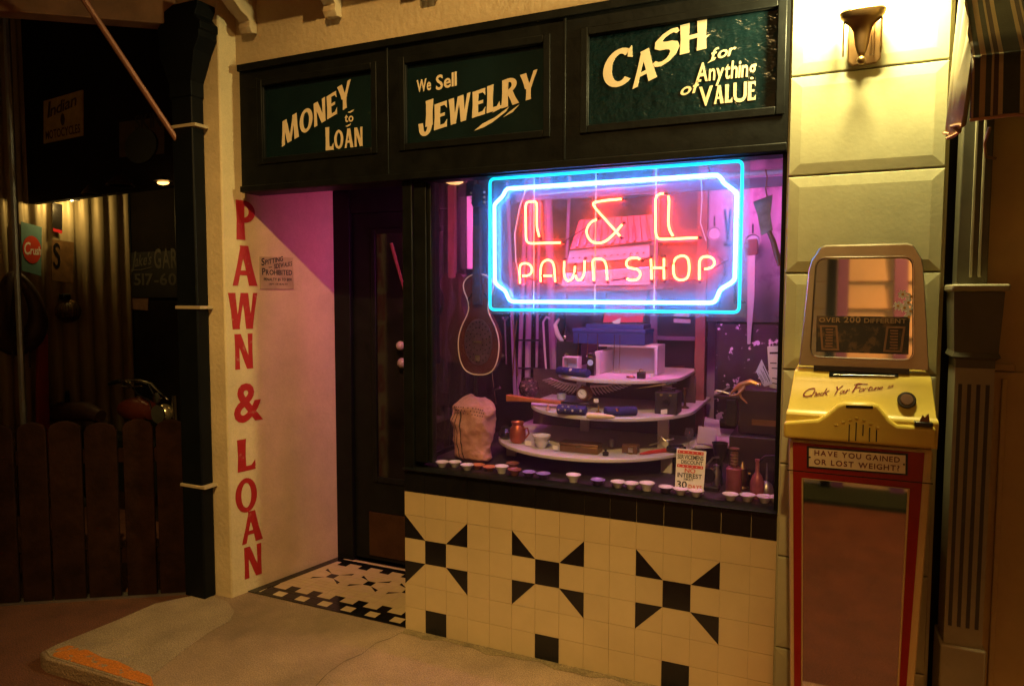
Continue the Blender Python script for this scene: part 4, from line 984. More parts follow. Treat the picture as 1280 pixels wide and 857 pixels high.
# little dishes along the sill
px_list = [(551.9, 584), (568.6, 583.5), (582.2, 588), (597.4, 585.5), (612, 588), (627.1, 591.5), (642.3, 594.5), (640.8, 586), (659.9, 597), (678.4, 598.5), (716.1, 603), (746.1, 607), (771.3, 610), (787, 612.8), (808.3, 613.5), (831.6, 616.5), (850.7, 618), (869.9, 620.5), (912.9, 625), (934.2, 626), (955.4, 628), (970.6, 629)]
words = ['leftmost pink lit dish on the window sill, left of the canvas sack', 'second pale dish from the left on the sill', 'third pale dish from the left, in front of the canvas sack', 'shallow orange dish in front of the canvas sack', 'brown dish right of the orange dish on the sill', 'taller pale cup just left of the paired dishes', 'pale dish in front of the small brown back row dish', 'small brown dish behind the front row near the sack', 'purple rimmed dish, first purple one from the left', 'pale dish just right of the leftmost purple dish', 'lone pale two tiered cup below the stack of bowls', 'dark purple rimmed dish below the brass box', 'pale dish with patterned rim, left of a touching pair', 'pale dish, right one of a touching pair mid sill', 'white cup in front of the lower stand post', 'dark dish with white specks left of the discount card', 'pale dish in front of the discount card, left one', 'pale dish in front of the discount card, right one', 'pale dish in front of the red mill bottle', 'pale dish right of the red mill bottle', 'pale dish second from the right end of the sill', 'rightmost pale dish on the sill beside the pilaster']
brownd = mat('brown_pottery', (.22, .08, .04), .4); darkd = mat('dark_glazed_pottery', (.05, .04, .06), .3); oranged = mat('orange_pottery', (.5, .18, .07), .4); purp = mat('purple_glaze', (.26, .20, .52), .3)
def dish(name, r, h, m_out, m_in, label, loc):
    t_ = item(name, label, 'dish', loc, 'small dishes along the window sill')
    g = G(); g.lathe([(r*.45, 0), (r*.55, .003), (r*.62, h*.45), (r*.95, h*.85), (r, h), (r*.90, h), (r*.80, h*.75), (r*.3, h*.5)], loc, 20); g.build('bowl', m_out, t_)
    g = G(); g.lathe([(r*.05, h*.66), (r*.80, h*.80), (r*.99, h*.995), (r*1.015, h*1.01), (r*.96, h*1.05), (r*.78, h*.86), (r*.05, h*.70)], loc, 20); g.build('lining', m_in, t_)
    return t_
protos = {}
for (px, py), wd in zip(px_list, words):
    p = flo(px, py, LZ); p.y = max(p.y, .072); loc = Vector((p.x, p.y, LZ+.0005))
    if 'purple' in wd: k = ('p', darkd, purp, .031, .024)
    elif 'orange' in wd: k = ('o', oranged, oranged, .031, .019)
    elif 'brown' in wd: k = ('b', brownd, brownd, .031, .028)
    elif 'dark dish' in wd: k = ('d', darkd, porcelain, .030, .026)
    elif 'cup' in wd: k = ('c', porcelain, porcelain, .032, .033)
    else: k = ('w', porcelain, porcelain, .031, .025)
    if k[0] not in protos: protos[k[0]] = dish('small_dish', k[3], k[4], k[1], k[2], wd, loc)
    else:
        src = protos[k[0]]; r_ = src.copy(); COL.objects.link(r_); r_.location = loc; r_['label'] = wd; r_.rotation_euler.z = random.random()*6
        for ch in src.children: c2 = ch.copy(); COL.objects.link(c2); c2.parent = r_
# shelf 1 goods
def at(px, py, z): return flo(px, py, z)
def lathe_thing(name, label, cat, p, parts, seg=24):
    t_ = item(name, label, cat, p)
    for nm, prof, m in parts: G().lathe(prof, p, seg).build(nm, m, t_)
    return t_
p = at(677, 559, Z1+.0005)
lathe_thing('stacked_bowls', 'pair of stacked white bowls on the lowest shelf', 'bowls', p, [('lower_bowl', [(.018, 0), (.022, .006), (.036, .03), (.037, .034), (.02, .03)], porcelain), ('upper_bowl', [(.022, .026), (.037, .046), (.042, .055), (.041, .058), (.034, .05), (.002, .042)], porcelain)])
bx = item('brass_box', 'long flat brass trinket box with lid on the lowest shelf', 'box', at(725, 566, Z1))
a, b = at(697, 565, Z1), at(749, 567, Z1); y_ = (a.y+b.y)/2
G().box(a.x, b.x, y_, y_+.07, Z1+.0005, Z1+.030).build('box_body', brass, bx, bevel=.003)
G().box(a.x-.002, b.x+.002, y_-.002, y_+.072, Z1+.0305, Z1+.042).build('box_lid', brass, bx, bevel=.003); G().box((a.x+b.x)/2-.012, (a.x+b.x)/2+.012, y_-.005, y_-.0025, Z1+.026, Z1+.032).build('clasp', chrome, bx)
wb = item('watch_box', 'small brown box on the lowest shelf with wristwatch draped over its front', 'box', at(787, 567, Z1)); a, b = at(777, 566, Z1), at(797, 567, Z1); y_ = a.y
G().box(a.x, b.x, y_, y_+.05, Z1+.0005, Z1+.036).build('box_body', brown_wood, wb, bevel=.003)
wt = item('wristwatch', 'steel wristwatch hanging from the small brown box over the shelf edge', 'watch', at(790, 570, Z1)); xw = (a.x+b.x)/2+.008
G().slab([(xw-.008, y_-.003, Z1+.038), (xw+.008, y_-.003, Z1+.038), (xw+.008, y_-.004, Z1-.028), (xw-.008, y_-.004, Z1-.028)], (0, -.003, 0)).build('strap', brass, wt, bevel=.001)
G().box(xw-.011, xw+.011, y_-.012, y_-.0073, Z1+.008, Z1+.030).build('watch_case', chrome, wt, bevel=.002)
kn = item('sheathed_knife', 'knife in a bright red sheath lying on the lowest shelf', 'knife', at(820, 566, Z1))
a, b = at(800, 567, Z1+.006), at(838, 562, Z1+.006)
G().tube([a, a.lerp(b, .3), a.lerp(b, .8), b], [.004, .010, .011, .008], 8).build('sheath', mat('red_leather', (.5, .04, .03), .4), kn)
G().tube([b+Vector((.003, .001, 0)), b+(b-a)*.5], [.006, .008], 8).build('handle', lacq_black, kn)
p = at(861, 559, Z1+.0005)
gl_m = glass_mat('clear_goblet_glass', .10, rough=.02)
lathe_thing('wine_glass', 'stemmed wine glass at the right end of the lowest shelf', 'glass', p, [('goblet', [(.020, 0), (.020, .002), (.004, .006), (.003, .03), (.010, .038), (.019, .055), (.020, .072), (.016, .09), (.015, .088), (.018, .07), (.002, .045)], gl_m)])
bn = item('pair_of_binoculars', 'dark binoculars lying on the lowest shelf beside the wine glass', 'binoculars', at(845, 561, Z1)); p = at(843, 560, Z1+.018)
for s_ in (-.016, .016): G().tube([p+Vector((-.03, s_, 0)), p+Vector((.0, s_, 0)), p+Vector((.035, s_, 0))], [.011, .013, .017], 12).build('barrel', lacq_black, bn)
G().box(p.x-.012, p.x+.012, p.y-.012, p.y+.012, p.z-.005, p.z+.012).build('hinge', dark_metal, bn, bevel=.002)
p = at(647, 553, Z1+.0005); cop = mat('dull_copper', (.42, .10, .05), .4, .7, var=.25)
jug = lathe_thing('copper_jug', 'reddish copper jug on the left end of the lowest shelf', 'jug', p, [('jug_body', [(.024, 0), (.034, .012), (.040, .04), (.034, .07), (.026, .085), (.032, .10), (.029, .10), (.022, .085)], cop)])
G().tube([p+Vector((.034, -.01, .07)), p+Vector((.055, -.01, .075)), p+Vector((.062, -.01, .05)), p+Vector((.042, -.01, .025))], .004, 6).build('handle', cop, jug)
p = at(632, 548, Z1+.0005); lathe_thing('black_pot', 'squat black pot beside the copper jug', 'pot', p, [('pot_body', [(.02, 0), (.034, .015), (.034, .035), (.022, .05), (.024, .058), (.018, .056)], lacq_black)])
# shelf 2 goods
def roll(name, label, pl_, pr, z, r, gems, grp=None):
    a, b = at(*pl_, z), at(*pr, z); t_ = item(name, label, 'jewellery pad', (a+b)/2)
    a.z = b.z = z+r*.8; n = 8; y0 = Vector((0, 0, 0))
    g = G(); g.tube([a, a.lerp(b, .03), a.lerp(b, .97), b], [r*.85, r, r, r*.85], 16); g.v = [Vector((q.x, q.y, z+.0005+(q.z-z)*.8+r*.16)) for q in g.v]; pad = g.build('pad', navy, t_)
    for q, up, m, s_ in gems:
        c = a.lerp(b, q); G().ball(tuple(c+Vector((0, -r*math.cos(up)*.98, r*math.sin(up)*.85))), s_, 8, sy=.5).build('jewel', m, t_)
    return t_
gemw = mat('bright_gem', (.85, .85, .9), .05, .6); gold = mat('gold_metal', (.6, .35, .08), .25, 1)
roll('jewellery_roll', 'navy velvet roll set with pale jewels, on the middle shelf', (697, 517), (733, 519), Z2, .026, [(.1, .1, gemw, .0045), (.33, .1, gemw, .005), (.58, .05, porcelain, .0055), (.86, .1, gemw, .006), (.22, .8, gemw, .0055), (.42, .8, gemw, .0055), (.7, .9, gold, .004)])
roll('jewellery_roll', 'plain navy velvet roll with one gold wristwatch, on the middle shelf', (756, 520), (795, 519), Z2, .026, [(.42, .3, gold, .010)])
roll('jewellery_roll', 'navy velvet roll with brooch on the top shelf left end', (698, 468), (735, 472), Z3, .024, [(.2, .5, gemw, .003), (.47, .5, porcelain, .009), (.78, .5, gold, .004)])
a, b = at(733, 519, Z2+.013), at(769, 521, Z2+.009); sc_o = item('ivory_horn', 'pointed ivory horn lying between the navy rolls', 'horn', (a+b)/2)
g = G(); g.tube([a, a.lerp(b, .1), a.lerp(b, .5), a.lerp(b, .9), b], [.010, .014, .013, .008, .003], 12); g.build('horn', ivory, sc_o)
# pocket watch and wings
Yw = .36; pc = on(728, 492, Yw)
pw = item('pocket_watch_clock', 'round white faced watch in the middle of a winged stand', 'clock', pc)
G().lathe([(.001, -.006), (.026, -.006), (.029, 0), (.026, .006), (.022, .006), (.022, .004), (.001, .004)], pc, 28, '-y').build('case', brass, pw)
G().lathe([(.001, .0042), (.021, .0042), (.021, .005), (.001, .0052)], pc, 28, '-y').build('dial', paper, pw)
g = G(); yq = Yw-.0058
g.slab([(pc.x-.001, yq, pc.z), (pc.x+.001, yq, pc.z), (pc.x-.010, yq, pc.z+.009), (pc.x-.012, yq, pc.z+.008)], (0, -.0004, 0)); g.slab([(pc.x-.001, yq, pc.z), (pc.x, yq, pc.z+.001), (pc.x+.009, yq, pc.z-.006)], (0, -.0004, 0)); g.build('hand', lacq_black, pw)
g = G()
for k in range(12):
    a_ = k*math.pi/6; g.slab([(pc.x+r*math.cos(a_+d), yq, pc.z+r*math.sin(a_+d)) for r, d in ((.016, -.05), (.019, -.05), (.019, .05), (.016, .05))], (0, -.0003, 0))
g.build('hour_mark', lacq_black, pw)
G().tube([pc+Vector((.006*math.cos(q*.63), 0, .036+.006*math.sin(q*.63))) for q in range(10)], .0015, 6, True).build('ring', gold, pw)
wg = item('winged_stand', 'pair of spread silver bird wings forming a stand on the middle shelf', 'ornament', pc+Vector((0, .02, -.04)))
wing_m = mat('tarnished_silver', (.55, .44, .40), .38, .85, var=.25, vscale=20)
for s_ in (-1, 1):
    g = G()
    r0, r1 = pc+Vector((s_*.030, .022, .034)), pc+Vector((s_*.175, .05, .056)); g.tube([r0, r0.lerp(r1, .5)+Vector((0, 0, -.006)), r1], [.007, .006, .003], 6)
    for k in range(11):
        q = k/10; a = r0.lerp(r1, q)+Vector((0, 0, -.024*q*(1-q))); tip = a+Vector((s_*(.030+.012*q), -.003, -.040*(1-.75*q))); g.tube([a, a.lerp(tip, .6)+Vector((0, 0, -.003)), tip], [.003, .0048, .0012], 5)
    g.build('wing', wing_m, wg)
G().lathe([(.03, 0), (.03, .006), (.012, .012), (.014, .03)], (pc.x, Yw+.035, Z2+.0005), 18).build('foot', wing_m, wg)
G().lathe([(.001, .0), (.033, .0), (.036, .01), (.001, .012)], pc+Vector((.006, .03, 0)), 24, '-y').build('round_back', brown_wood, wg)
p = at(702, 500, Z2+.0005); p = Vector((p.x, .42, Z2+.0005)); lathe_thing('pale_cup', 'small pale blue cup left of the winged watch', 'cup', on(702, 499, .42)*1, [('cup_body', [(.018, 0), (.020, .002), (.022, .028), (.020, .028), (.017, .004)], mat('pale_blue_china', (.45, .5, .65), .3))])
p = at(685, 513, Z2+.0005); lathe_thing('perfume_bottle', 'tiny pink glass bottle left of the jewelled navy roll', 'bottle', p, [('bottle_body', [(.009, 0), (.011, .006), (.009, .014), (.004, .018), (.005, .026), (.001, .03)], mat('pink_glass', (.6, .3, .3), .1))])
cm = item('box_camera', 'black leather box camera on the right end of the middle shelf', 'camera', at(838, 516, Z2)); a, b = at(818, 515, Z2), at(848, 516, Z2); y_ = .40
xa, xb = on(818, 516, y_).x, on(846, 516, y_).x
leather = mat('black_leather', (.012, .011, .011), .5, bump=.4, bscale=150)
G().box(xa, xb, y_, y_+.11, Z2+.0005, Z2+.098).build('camera_body', leather, cm, bevel=.003)
lc = Vector(((xa+xb)/2, y_-.0005, Z2+.055)); G().lathe([(.001, 0), (.017, 0), (.016, .006), (.011, .007), (.010, .002), (.001, .002)], lc, 20, '-y').build('lens', dark_metal, cm)
for s_ in (-.02, .02): G().box((xa+xb)/2+s_-.006, (xa+xb)/2+s_+.006, y_-.0025, y_-.0003, Z2+.082, Z2+.092).build('viewfinder', chrome, cm)
G().tube([(xa+.02, y_+.05, Z2+.0985), (xa+.02, y_+.05, Z2+.112), (xb-.02, y_+.05, Z2+.112), (xb-.02, y_+.05, Z2+.0985)], .003, 6).build('handle', leather, cm)
swd = item('letter_opener', 'slim silver blade lying on the edge of the top shelf', 'blade', on(815, 482, .40)); a, b = on(792, 486, .38), on(832, 480, .40)
G().slab([a, a.lerp(b, .8)+Vector((0, 0, .004)), b+Vector((0, 0, .004)), b-Vector((0, 0, .004)), a.lerp(b, .8)-Vector((0, 0, .004))], (0, .002, 0)).build('blade', chrome, swd); G().tube([b, b+(b-a)*.35], .005, 8).build('handle', lacq_black, swd)
gs = item('rifle_stock', 'orange brown wooden gun stock lying across the left of the middle shelf', 'rifle', at(665, 500, Z2))
a, b = on(632, 499, .40), on(700, 507, .34); a.z = b.z = Z2+.03
g = G(); g.slab([a+Vector((0, 0, .012)), a+Vector((0, 0, -.022)), a.lerp(b, .3)+Vector((0, 0, -.014)), b+Vector((0, 0, -.008)), b+Vector((0, 0, .006)), a.lerp(b, .35)+Vector((0, 0, .006))], (.01, .035, 0)); g.build('stock', mat('orange_wood', (.42, .14, .04), .4, var=.3), gs, bevel=.004)
G().tube([b+Vector((0, .015, 0)), b+(b-a)*.6+Vector((0, .015, .0))], .006, 8).build('barrel', dark_metal, gs)
p = on(661, 497, .62); p.z = Z2+.0005
lathe_thing('round_patterned_vase', 'dark round vase with speckled pattern behind the gun stock', 'vase', p, [('vase_body', [(.022, 0), (.045, .02), (.054, .05), (.045, .082), (.024, .094), (.028, .102), (.022, .100)], mat('speckled_glaze', (.05, .03, .03), .25, col2=(.35, .25, .2), cmask=(.55, .62), vscale=60))])
# top shelf goods
cl = item('carriage_clock', 'little dark clock with pale blue dial on the top shelf', 'clock', on(738, 470, .42)); c0 = on(738, 453, .42)
G().slab([(c0.x-.018, .42, Z3+.0005), (c0.x+.018, .42, Z3+.0005), (c0.x+.018, .42, c0.z+.025), (c0.x+.010, .42, c0.z+.045), (c0.x-.010, .42, c0.z+.045), (c0.x-.018, .42, c0.z+.025)], (0, .03, 0)).build('case', lacq_black, cl, bevel=.002)
G().lathe([(.001, .0005), (.014, .0005), (.014, .003), (.001, .0035)], Vector((c0.x, .42, c0.z)), 20, '-y').build('dial', mat('pale_blue_dial', (.4, .55, .65), .3), cl)
G().box(c0.x-.010, c0.x+.010, .4175, .4195, c0.z+.024, c0.z+.030).build('name_panel', gold, cl)
rb = item('ring_box', 'small black ring box with a ring on the top shelf', 'ring box', on(802, 471, .40)); a = on(796, 471, .40)
G().box(a.x, a.x+.034, .40, .43, Z3+.0005, Z3+.030).build('box_body', leather, rb, bevel=.002); G().tube([(a.x+.017+.009*math.cos(q*.63), .41, Z3+.036+.006*math.sin(q*.63)) for q in range(10)], .002, 6, True).build('ring', gold, rb)
br = item('bracelet', 'thin dark bangle lying left of the ring box', 'bracelet', on(788, 467, .40)); p = on(787, 468, .40)
G().tube([(p.x+.017*math.cos(q*.42), .42+.017*math.sin(q*.42), Z3+.0045) for q in range(15)], .004, 6, True).build('bangle', bronze, br)
wbk = item('white_display_block', 'small hollow white cube behind the navy roll on the top shelf', 'display block', on(712, 457, .55)); a, b = on(703, 457, .5), on(722, 457, .5); zt4 = on(712, 446, .5).z
g = G(); g.box(a.x, a.x+.005, .50, .56, Z3+.0005, zt4); g.box(b.x-.005, b.x, .50, .56, Z3+.0005, zt4); g.box(a.x+.0055, b.x-.0055, .50, .56, zt4-.005, zt4); g.box(a.x+.0055, b.x-.0055, .552, .558, Z3+.0005, zt4-.006); g.build('block', shelf_white, wbk)
fc = item('flash_camera', 'black camera with flash bulb standing behind the top shelf', 'camera', on(710, 455, .62)); a, b = on(695, 455, .62), on(722, 455, .62); zc = on(710, 427, .62).z
G().box(a.x, b.x, .62, .68, Z3+.0005, zc).build('camera_body', leather, fc, bevel=.004); G().ball(tuple(on(706, 421, .62)), .013, 10).build('flash_bulb', chrome, fc); G().tube([on(706, 428, .625), on(706, 422, .625)], .006, 8).build('flash_stem', dark_metal, fc)
lb = Vector(((a.x+b.x)/2, .6195, (Z3+zc)/2)); G().lathe([(.001, 0), (.018, 0), (.016, .012), (.010, .013), (.001, .006)], lb, 18, '-y').build('lens', chrome, fc)
names = ['gold necklace chain nearest the left edge of the blue box', 'gold necklace chain left of the carriage clock', 'thin necklace chain hanging beside the white divider', 'gold pendant chain hanging in front of the open white case', 'second pendant chain in the open white case, right one']
for (x, y0, y1), nm in zip(((723, 417, 450), (735, 417, 445), (747, 417, 452), (768, 418, 464), (775, 418, 464)), names):
    t_ = item('necklace', nm, 'necklace', on(x, y1, .535), 'necklaces hanging from the blue box'); a, b = on(x, y0, .535), on(x-1.5, y1, .535)
    G().tube([a, a.lerp(b, .5)+Vector((.002, 0, 0)), b], .0013, 5).build('chain', gold, t_); G().ball(tuple(b), .004, 8).build('pendant', gemw, t_)
# card
dc = item('discount_card', 'white printed discount card with red bands standing on the sill', 'card', on(863, 615, .11))
cq = [on(843.5, 613, .095), on(879, 617, .095), on(883, 564, .135), on(846, 560, .135)]
g = G(); g.slab(cq, (0, .002, 0)); g.build('card', paper, dc, smooth=False)
cu_, cv_ = (cq[1]-cq[0]), (cq[3]-cq[0]); cnv = cu_.cross(cv_).normalized()
def cp(u_, v_, o=.0006): return cq[0]+cu_*u_+cv_*v_+cnv*o
Hc = cv_.length
gk, grd, gst = G(), G(), G()
def ct(g, tx, u0, u1, v, h, st='bold'): write(g, tx, cp(u0, v), cp(u1, v), cv_, cnv, h*Hc, st, .08, depth=.0005)
ct(gk, 'SERVICEMENS', .04, .96, .765, .10); ct(gk, 'DISCOUNT', .18, .94, .655, .085); ct(gk, 'INTEREST', .07, .93, .335, .10); ct(gk, 'FIRST', .30, .64, .27, .045); ct(gk, '30', .06, .42, .09, .15)
ct(grd, 'NO', .32, .70, .455, .095); ct(grd, 'DAYS', .48, .94, .09, .09)
for v0, v1 in ((.89, .965), (.565, .635)): grd.slab([cp(.04, v0, .0004), cp(.96, v0, .0004), cp(.96, v1, .0004), cp(.04, v1, .0004)], cnv*.0004)
for vc in (.928, .60):
    for k in range(6):
        c = (.10+k*.16, vc); gst.slab([cp(c[0]+.022*math.cos(i*1.2566+1.57)*(1), c[1]+.015*math.sin(i*1.2566+1.57), .0009) for i in range(5)], cnv*.0003)
gk.build('lettering', black_ink, dc, smooth=False); grd.build('red_print', mat('red_card_ink', (.55, .04, .03), .5), dc, smooth=False); gst.build('star', paper, dc, smooth=False)
# red mill, flask, engine model
p = at(914, 616, LZ+.0005); p = Vector((on(917, 616, .18).x, .18, LZ+.0005))
redpot = mat('mottled_red_metal', (.34, .10, .11), .35, .4, var=.3, vscale=25)
lathe_thing('red_mill', 'reddish cylinder with ribbed brown handle on the right of the sill', 'mill', p, [('cylinder', [(.030, 0), (.031, .004), (.031, .10), (.026, .106)], redpot), ('ribbed_handle', [(.010, .106)]+[(.012+.004*(k % 2), .112+k*.006) for k in range(10)]+[(.006, .175), (.02, .178), (.02, .182), (.002, .184)], brown_wood)])
p = Vector((on(946, 618, .16).x, .16, LZ+.0005)); fk = lathe_thing('steel_flask', 'dark tapered flask with slanting pipe beside the red mill', 'flask', p, [('flask_body', [(.026, 0), (.027, .06), (.018, .085), (.008, .10), (.007, .14), (.010, .142), (.010, .15)], redpot)])
G().tube([p+Vector((.004, 0, .14)), p+Vector((.03, 0, .165)), p+Vector((.07, .0, .168))], .006, 8).build('pipe', dark_metal, fk)
p = Vector((on(888, 617, .20).x, .20, LZ+.0005)); en = item('model_engine', 'small dark cast iron engine model right of the discount card', 'model engine', p)
G().box(p.x-.035, p.x+.035, p.y-.03, p.y+.04, p.z, p.z+.018).build('bed', dark_metal, en, bevel=.003)
G().lathe([(.026, -.004), (.03, -.004), (.03, .004), (.026, .004)], p+Vector((-.01, -.02, .06)), 24, '-y').build('flywheel', dark_metal, en)
g = G()
for k in range(5): a_ = k*1.2566; g.tube([p+Vector((-.01, -.02, .06)), p+Vector((-.01+.027*math.cos(a_), -.02, .06+.027*math.sin(a_)))], .002, 5)
g.build('spoke', dark_metal, en)
G().lathe([(.014, .018), (.016, .03), (.016, .075), (.01, .09), (.012, .10), (.001, .105)], p+Vector((.02, .01, 0)), 16).build('cylinder', steel, en); G().tube([p+Vector((-.01, -.01, .06)), p+Vector((.02, .0, .09))], .003, 6).build('piston_rod', chrome, en); G().ball(tuple(p+Vector((.006, -.025, .092))), .006, 8).build('oil_cup', chrome, en)
# dark register on the right
Yr = .30
rg_ = item('old_till', 'large dark wooden till with brass band at the right of the window', 'till', (on(945, 570, Yr).x, Yr, LZ))
x0, x1 = on(912, 520, Yr).x, 1.86; zt5 = on(940, 487, Yr).z
tl_m = mat('dark_till_wood', (.018, .009, .009), .35, var=.4, vscale=10)
G().box(x0, x1, Yr, .62, LZ+.0005, on(930, 545, Yr).z).build('drawer', tl_m, rg_, bevel=.006)
G().box(x0+.03, x1, Yr+.03, .60, on(930, 545, Yr).z+.001, zt5).build('cabinet', tl_m, rg_, bevel=.01); zz = on(960, 530, Yr).z
G().box(x0+.085, x1-.02, Yr+.0265, Yr+.0295, zz-.012, zz+.012).build('brass_band', brass, rg_)
G().tube([(x0+.02, Yr-.012, LZ+.06), (x0+.09, Yr-.012, LZ+.06)], .006, 8).build('drawer_pull', brass, rg_)
bs = item('shelf_bracket', 'black scales arm projecting left from the top of the old till', 'scales', (x0, Yr, zt5-.05)); a = on(890, 497, Yr); G().box(a.x, x0+.025, Yr+.04, Yr+.09, a.z-.008, a.z+.004).build('tray', dark_metal, bs, bevel=.002); G().box(x0-.02, x0+.02, Yr+.035, Yr+.1, LZ+.24, a.z-.0085).build('column', dark_metal, bs, bevel=.003)
gh = item('brass_grip_tool', 'curved golden tongs lying on top of the old till', 'tongs', on(930, 490, .33)); gm = mat('worn_gold', (.55, .28, .10), .35, .6)
G().tube([on(x, y, .32) for x, y in ((951, 481), (938, 477), (925, 481), (915, 490), (912, 495))], [.008, .012, .011, .005, .003], 8).build('upper_arm', gm, gh); G().tube([on(x, y, .315) for x, y in ((931, 482), (924, 488), (926, 496), (934, 504))], [.007, .006, .005, .003], 8).build('lower_arm', gm, gh); G().tube([on(x, y, .31) for x, y in ((931, 484), (922, 493), (914, 494))], [.006, .005, .003], 8).build('lower_arm', gm, gh); G().ball(tuple(on(948, 481, .31)), .008, 10).build('rivet', chrome, gh)
for k, (q, nm) in enumerate(zip(([(962, 484), (977, 487), (976, 432), (959, 433)], [(955, 483), (945, 464), (952, 449), (966, 480)], [(973, 488), (978, 488), (980, 450), (976, 436)]), ('tall white handwritten tag standing behind the old till', 'slanting pale blue tag left of the tall tag', 'narrow white tag at the window edge by the pilaster'))):
    t_ = item('paper_tag', nm, 'tag', on(*q[0], .36-.01*k), 'tags at the right window edge'); G().slab([on(x, y, .36-.01*k) for x, y in q], (0, .0012, 0)).build('sheet', paper if k != 1 else mat('pale_blue_paper', (.55, .58, .75), .7), t_, smooth=False)
    g = G(); P = [on(x, y, .3588-.01*k) for x, y in q]
    for j in range(7):
        if j in (2, 5): continue
        l = P[0].lerp(P[3], .12+j*.12); r = P[1].lerp(P[2], .12+j*.12); h_ = Vector((0, 0, .002 if j < 5 else .004)); l2 = l.lerp(r, .15+.1*(j % 2)); r2 = l.lerp(r, .8-.15*(j % 3)); g.slab([l2-h_, r2-h_, r2+h_, l2+h_], (0, -.0004, 0))
    g.build('handwriting', black_ink, t_, smooth=False)
# cleaver on a string
cv = item('cleaver', 'old meat cleaver with wooden handle hanging by twine at the right', 'cleaver', on(958, 285, .16)); yv = .16
blq = [on(x, y, yv) for x, y in ((941, 252), (966, 243), (963, 268), (966, 288), (951, 295), (947, 270))]; G().slab(blq, (0, .004, 0)).build('blade', mat('worn_blade_steel', (.32, .26, .27), .35, .85, var=.35, vscale=25), cv, bevel=.001)
G().tube([on(x, y, yv+.002) for x, y in ((961, 289), (966, 300), (971, 318), (975, 332))], [.008, .010, .011, .009], 10).build('handle', brown_wood, cv); G().tube([on(x, y, yv+.002) for x, y in ((959, 248), (957, 235), (959, 222), (957, 212))], .0025, 6).build('twine', mat('twine', (.4, .2, .12), .9), cv)
blk_ = mat('sooty_iron', (.02, .016, .018), .5, .5)
for lab_, paths_, y_ in (('black iron shears hanging on the lilac curtain top right', [([(906, 262), (910, 300)], .006), ([(913, 262), (909, 300)], .006), ([(905, 305), (914, 305)], .012)], .86), ('black carpenter square hung left of the hand saw', [([(918, 330), (919, 378)], .007), ([(918, 378), (932, 377)], .007)], .86), ('dark sickle hung on the curtain near the right post', [([(897, 320), (905, 328), (906, 345), (898, 358)], [.003, .008, .008, .004]), ([(898, 358), (899, 385)], .009)], .86), ('black lantern hook bar across the left rear wall', [([(545, 262), (592, 258)], .006), ([(560, 261), (560, 285)], .004), ([(577, 260), (577, 300)], .005)], 1.1), ('dark riding boots shape hanging left of the pale poles', [([(622, 410), (623, 440), (630, 446)], [.020, .018, .014]), ([(612, 412), (613, 444), (605, 450)], [.020, .018, .014])], 1.0), ('dark bellows hung behind the top of the blue box', [([(700, 385), (702, 405), (703, 420)], [.030, .026, .006])], .95)):
    t_ = item('hanging_tool', lab_, 'tool', on(*paths_[0][0][0], y_))
    for n_, (p_, r_) in enumerate(paths_): G().tube([on(x, y, y_) for x, y in p_], r_, 8).build(('tool_body', 'tool_arm', 'tool_tip')[n_], blk_, t_)
rl = item('curtain_rail', 'pale horizontal rail crossing the top right of the window', 'rail', on(930, 216, .30)); a, b = on(640, 236, .30), on(985, 214, .30); b.z = a.z = (a.z+b.z)/2; G().tube([a, Vector((1.95, .3, a.z))], .011, 10).build('rail', shelf_white, rl)
G().box(a.x, 1.95, .34, .36, a.z-.05, a.z-.012).build('pelmet', mat('lilac_wood', (.26, .20, .27), .6), rl)
# structures behind the goods
rp_ = item('wooden_post', 'reddish brown square post rising behind the wine glass', 'post', on(874, 545, .9)); a, b = on(867, 500, .9), on(880, 500, .9); G().box(a.x, b.x, .9, .96, LZ+.001, 2.249).build('post', mat('red_brown_post', (.20, .075, .05), .6, var=.3, vscale=12), rp_, bevel=.003)
fr_ = item('panelled_screen', 'pale framed screen with dark panels behind the accordion and stand', 'screen', on(840, 520, 1.1))
a = [on(x, 450, 1.1).x for x in (812, 820, 884, 894)]
for i, (q0, q1) in enumerate(((0, 1), (2, 3))): G().box(a[q0], a[q1], 1.1, 1.13, LZ+.001, 2.24).build('stile', mat('lilac_wood', (.26, .20, .27), .6), fr_)
for y in (300, 423, 540): z = on(850, y, 1.1).z; G().box(a[1]+.0005, a[2]-.0005, 1.1, 1.13, z-.010, z+.010).build('rail', mat('lilac_wood', (.26, .20, .27), .6), fr_)
G().box(a[1], a[2], 1.134, 1.14, LZ+.002, 2.23).build('panel', mat('dark_panel', (.03, .02, .025), .4), fr_)
for (q, w_) in (([(843, 390), (862, 391), (861, 396), (842, 395)], 0), ([(842, 398), (863, 399), (863, 404), (842, 403)], 0)): G().slab([on(x, y, 1.09) for x, y in q], (0, .005, 0)).build('label_slip', paper, fr_)
cur = item('long_pale_poles', 'bundle of pale upright poles leaning behind the vase', 'poles', on(670, 480, .95))
for k, (x0_, x1_, w_) in enumerate(((652, 648, .016), (661, 659, .022), (672, 670, .010), (690, 694, .030), (640, 644, .014), (706, 702, .012))):
    a, b = on(x0_, 392, 1.0), on(x1_, 500, .97); G().tube([b, a+(a-b)*1.6], w_*.8, 8).build('pole', mat('lilac_wood', (.26, .20, .27), .6), cur)
for y in (425, 460): 
    a, b = on(648, y, .955), on(675, y, .955); G().tube([a, b], .005, 6).build('band', dark_metal, cur)
cloth = item('patterned_black_cloth', 'black hanging cloth with scattered white blossoms at right rear', 'cloth', on(925, 470, .85)); ptn = mat('white_blossom_print', (.010, .008, .012), .8, col2=(.60, .52, .62), cmask=(.585, .60), vscale=16, var=0)
g = G(); xs_ = [on(894, 440, .85).x+k*.02 for k in range(36)]; zt6, zb6 = on(920, 405, .85).z, on(920, 530, .85).z
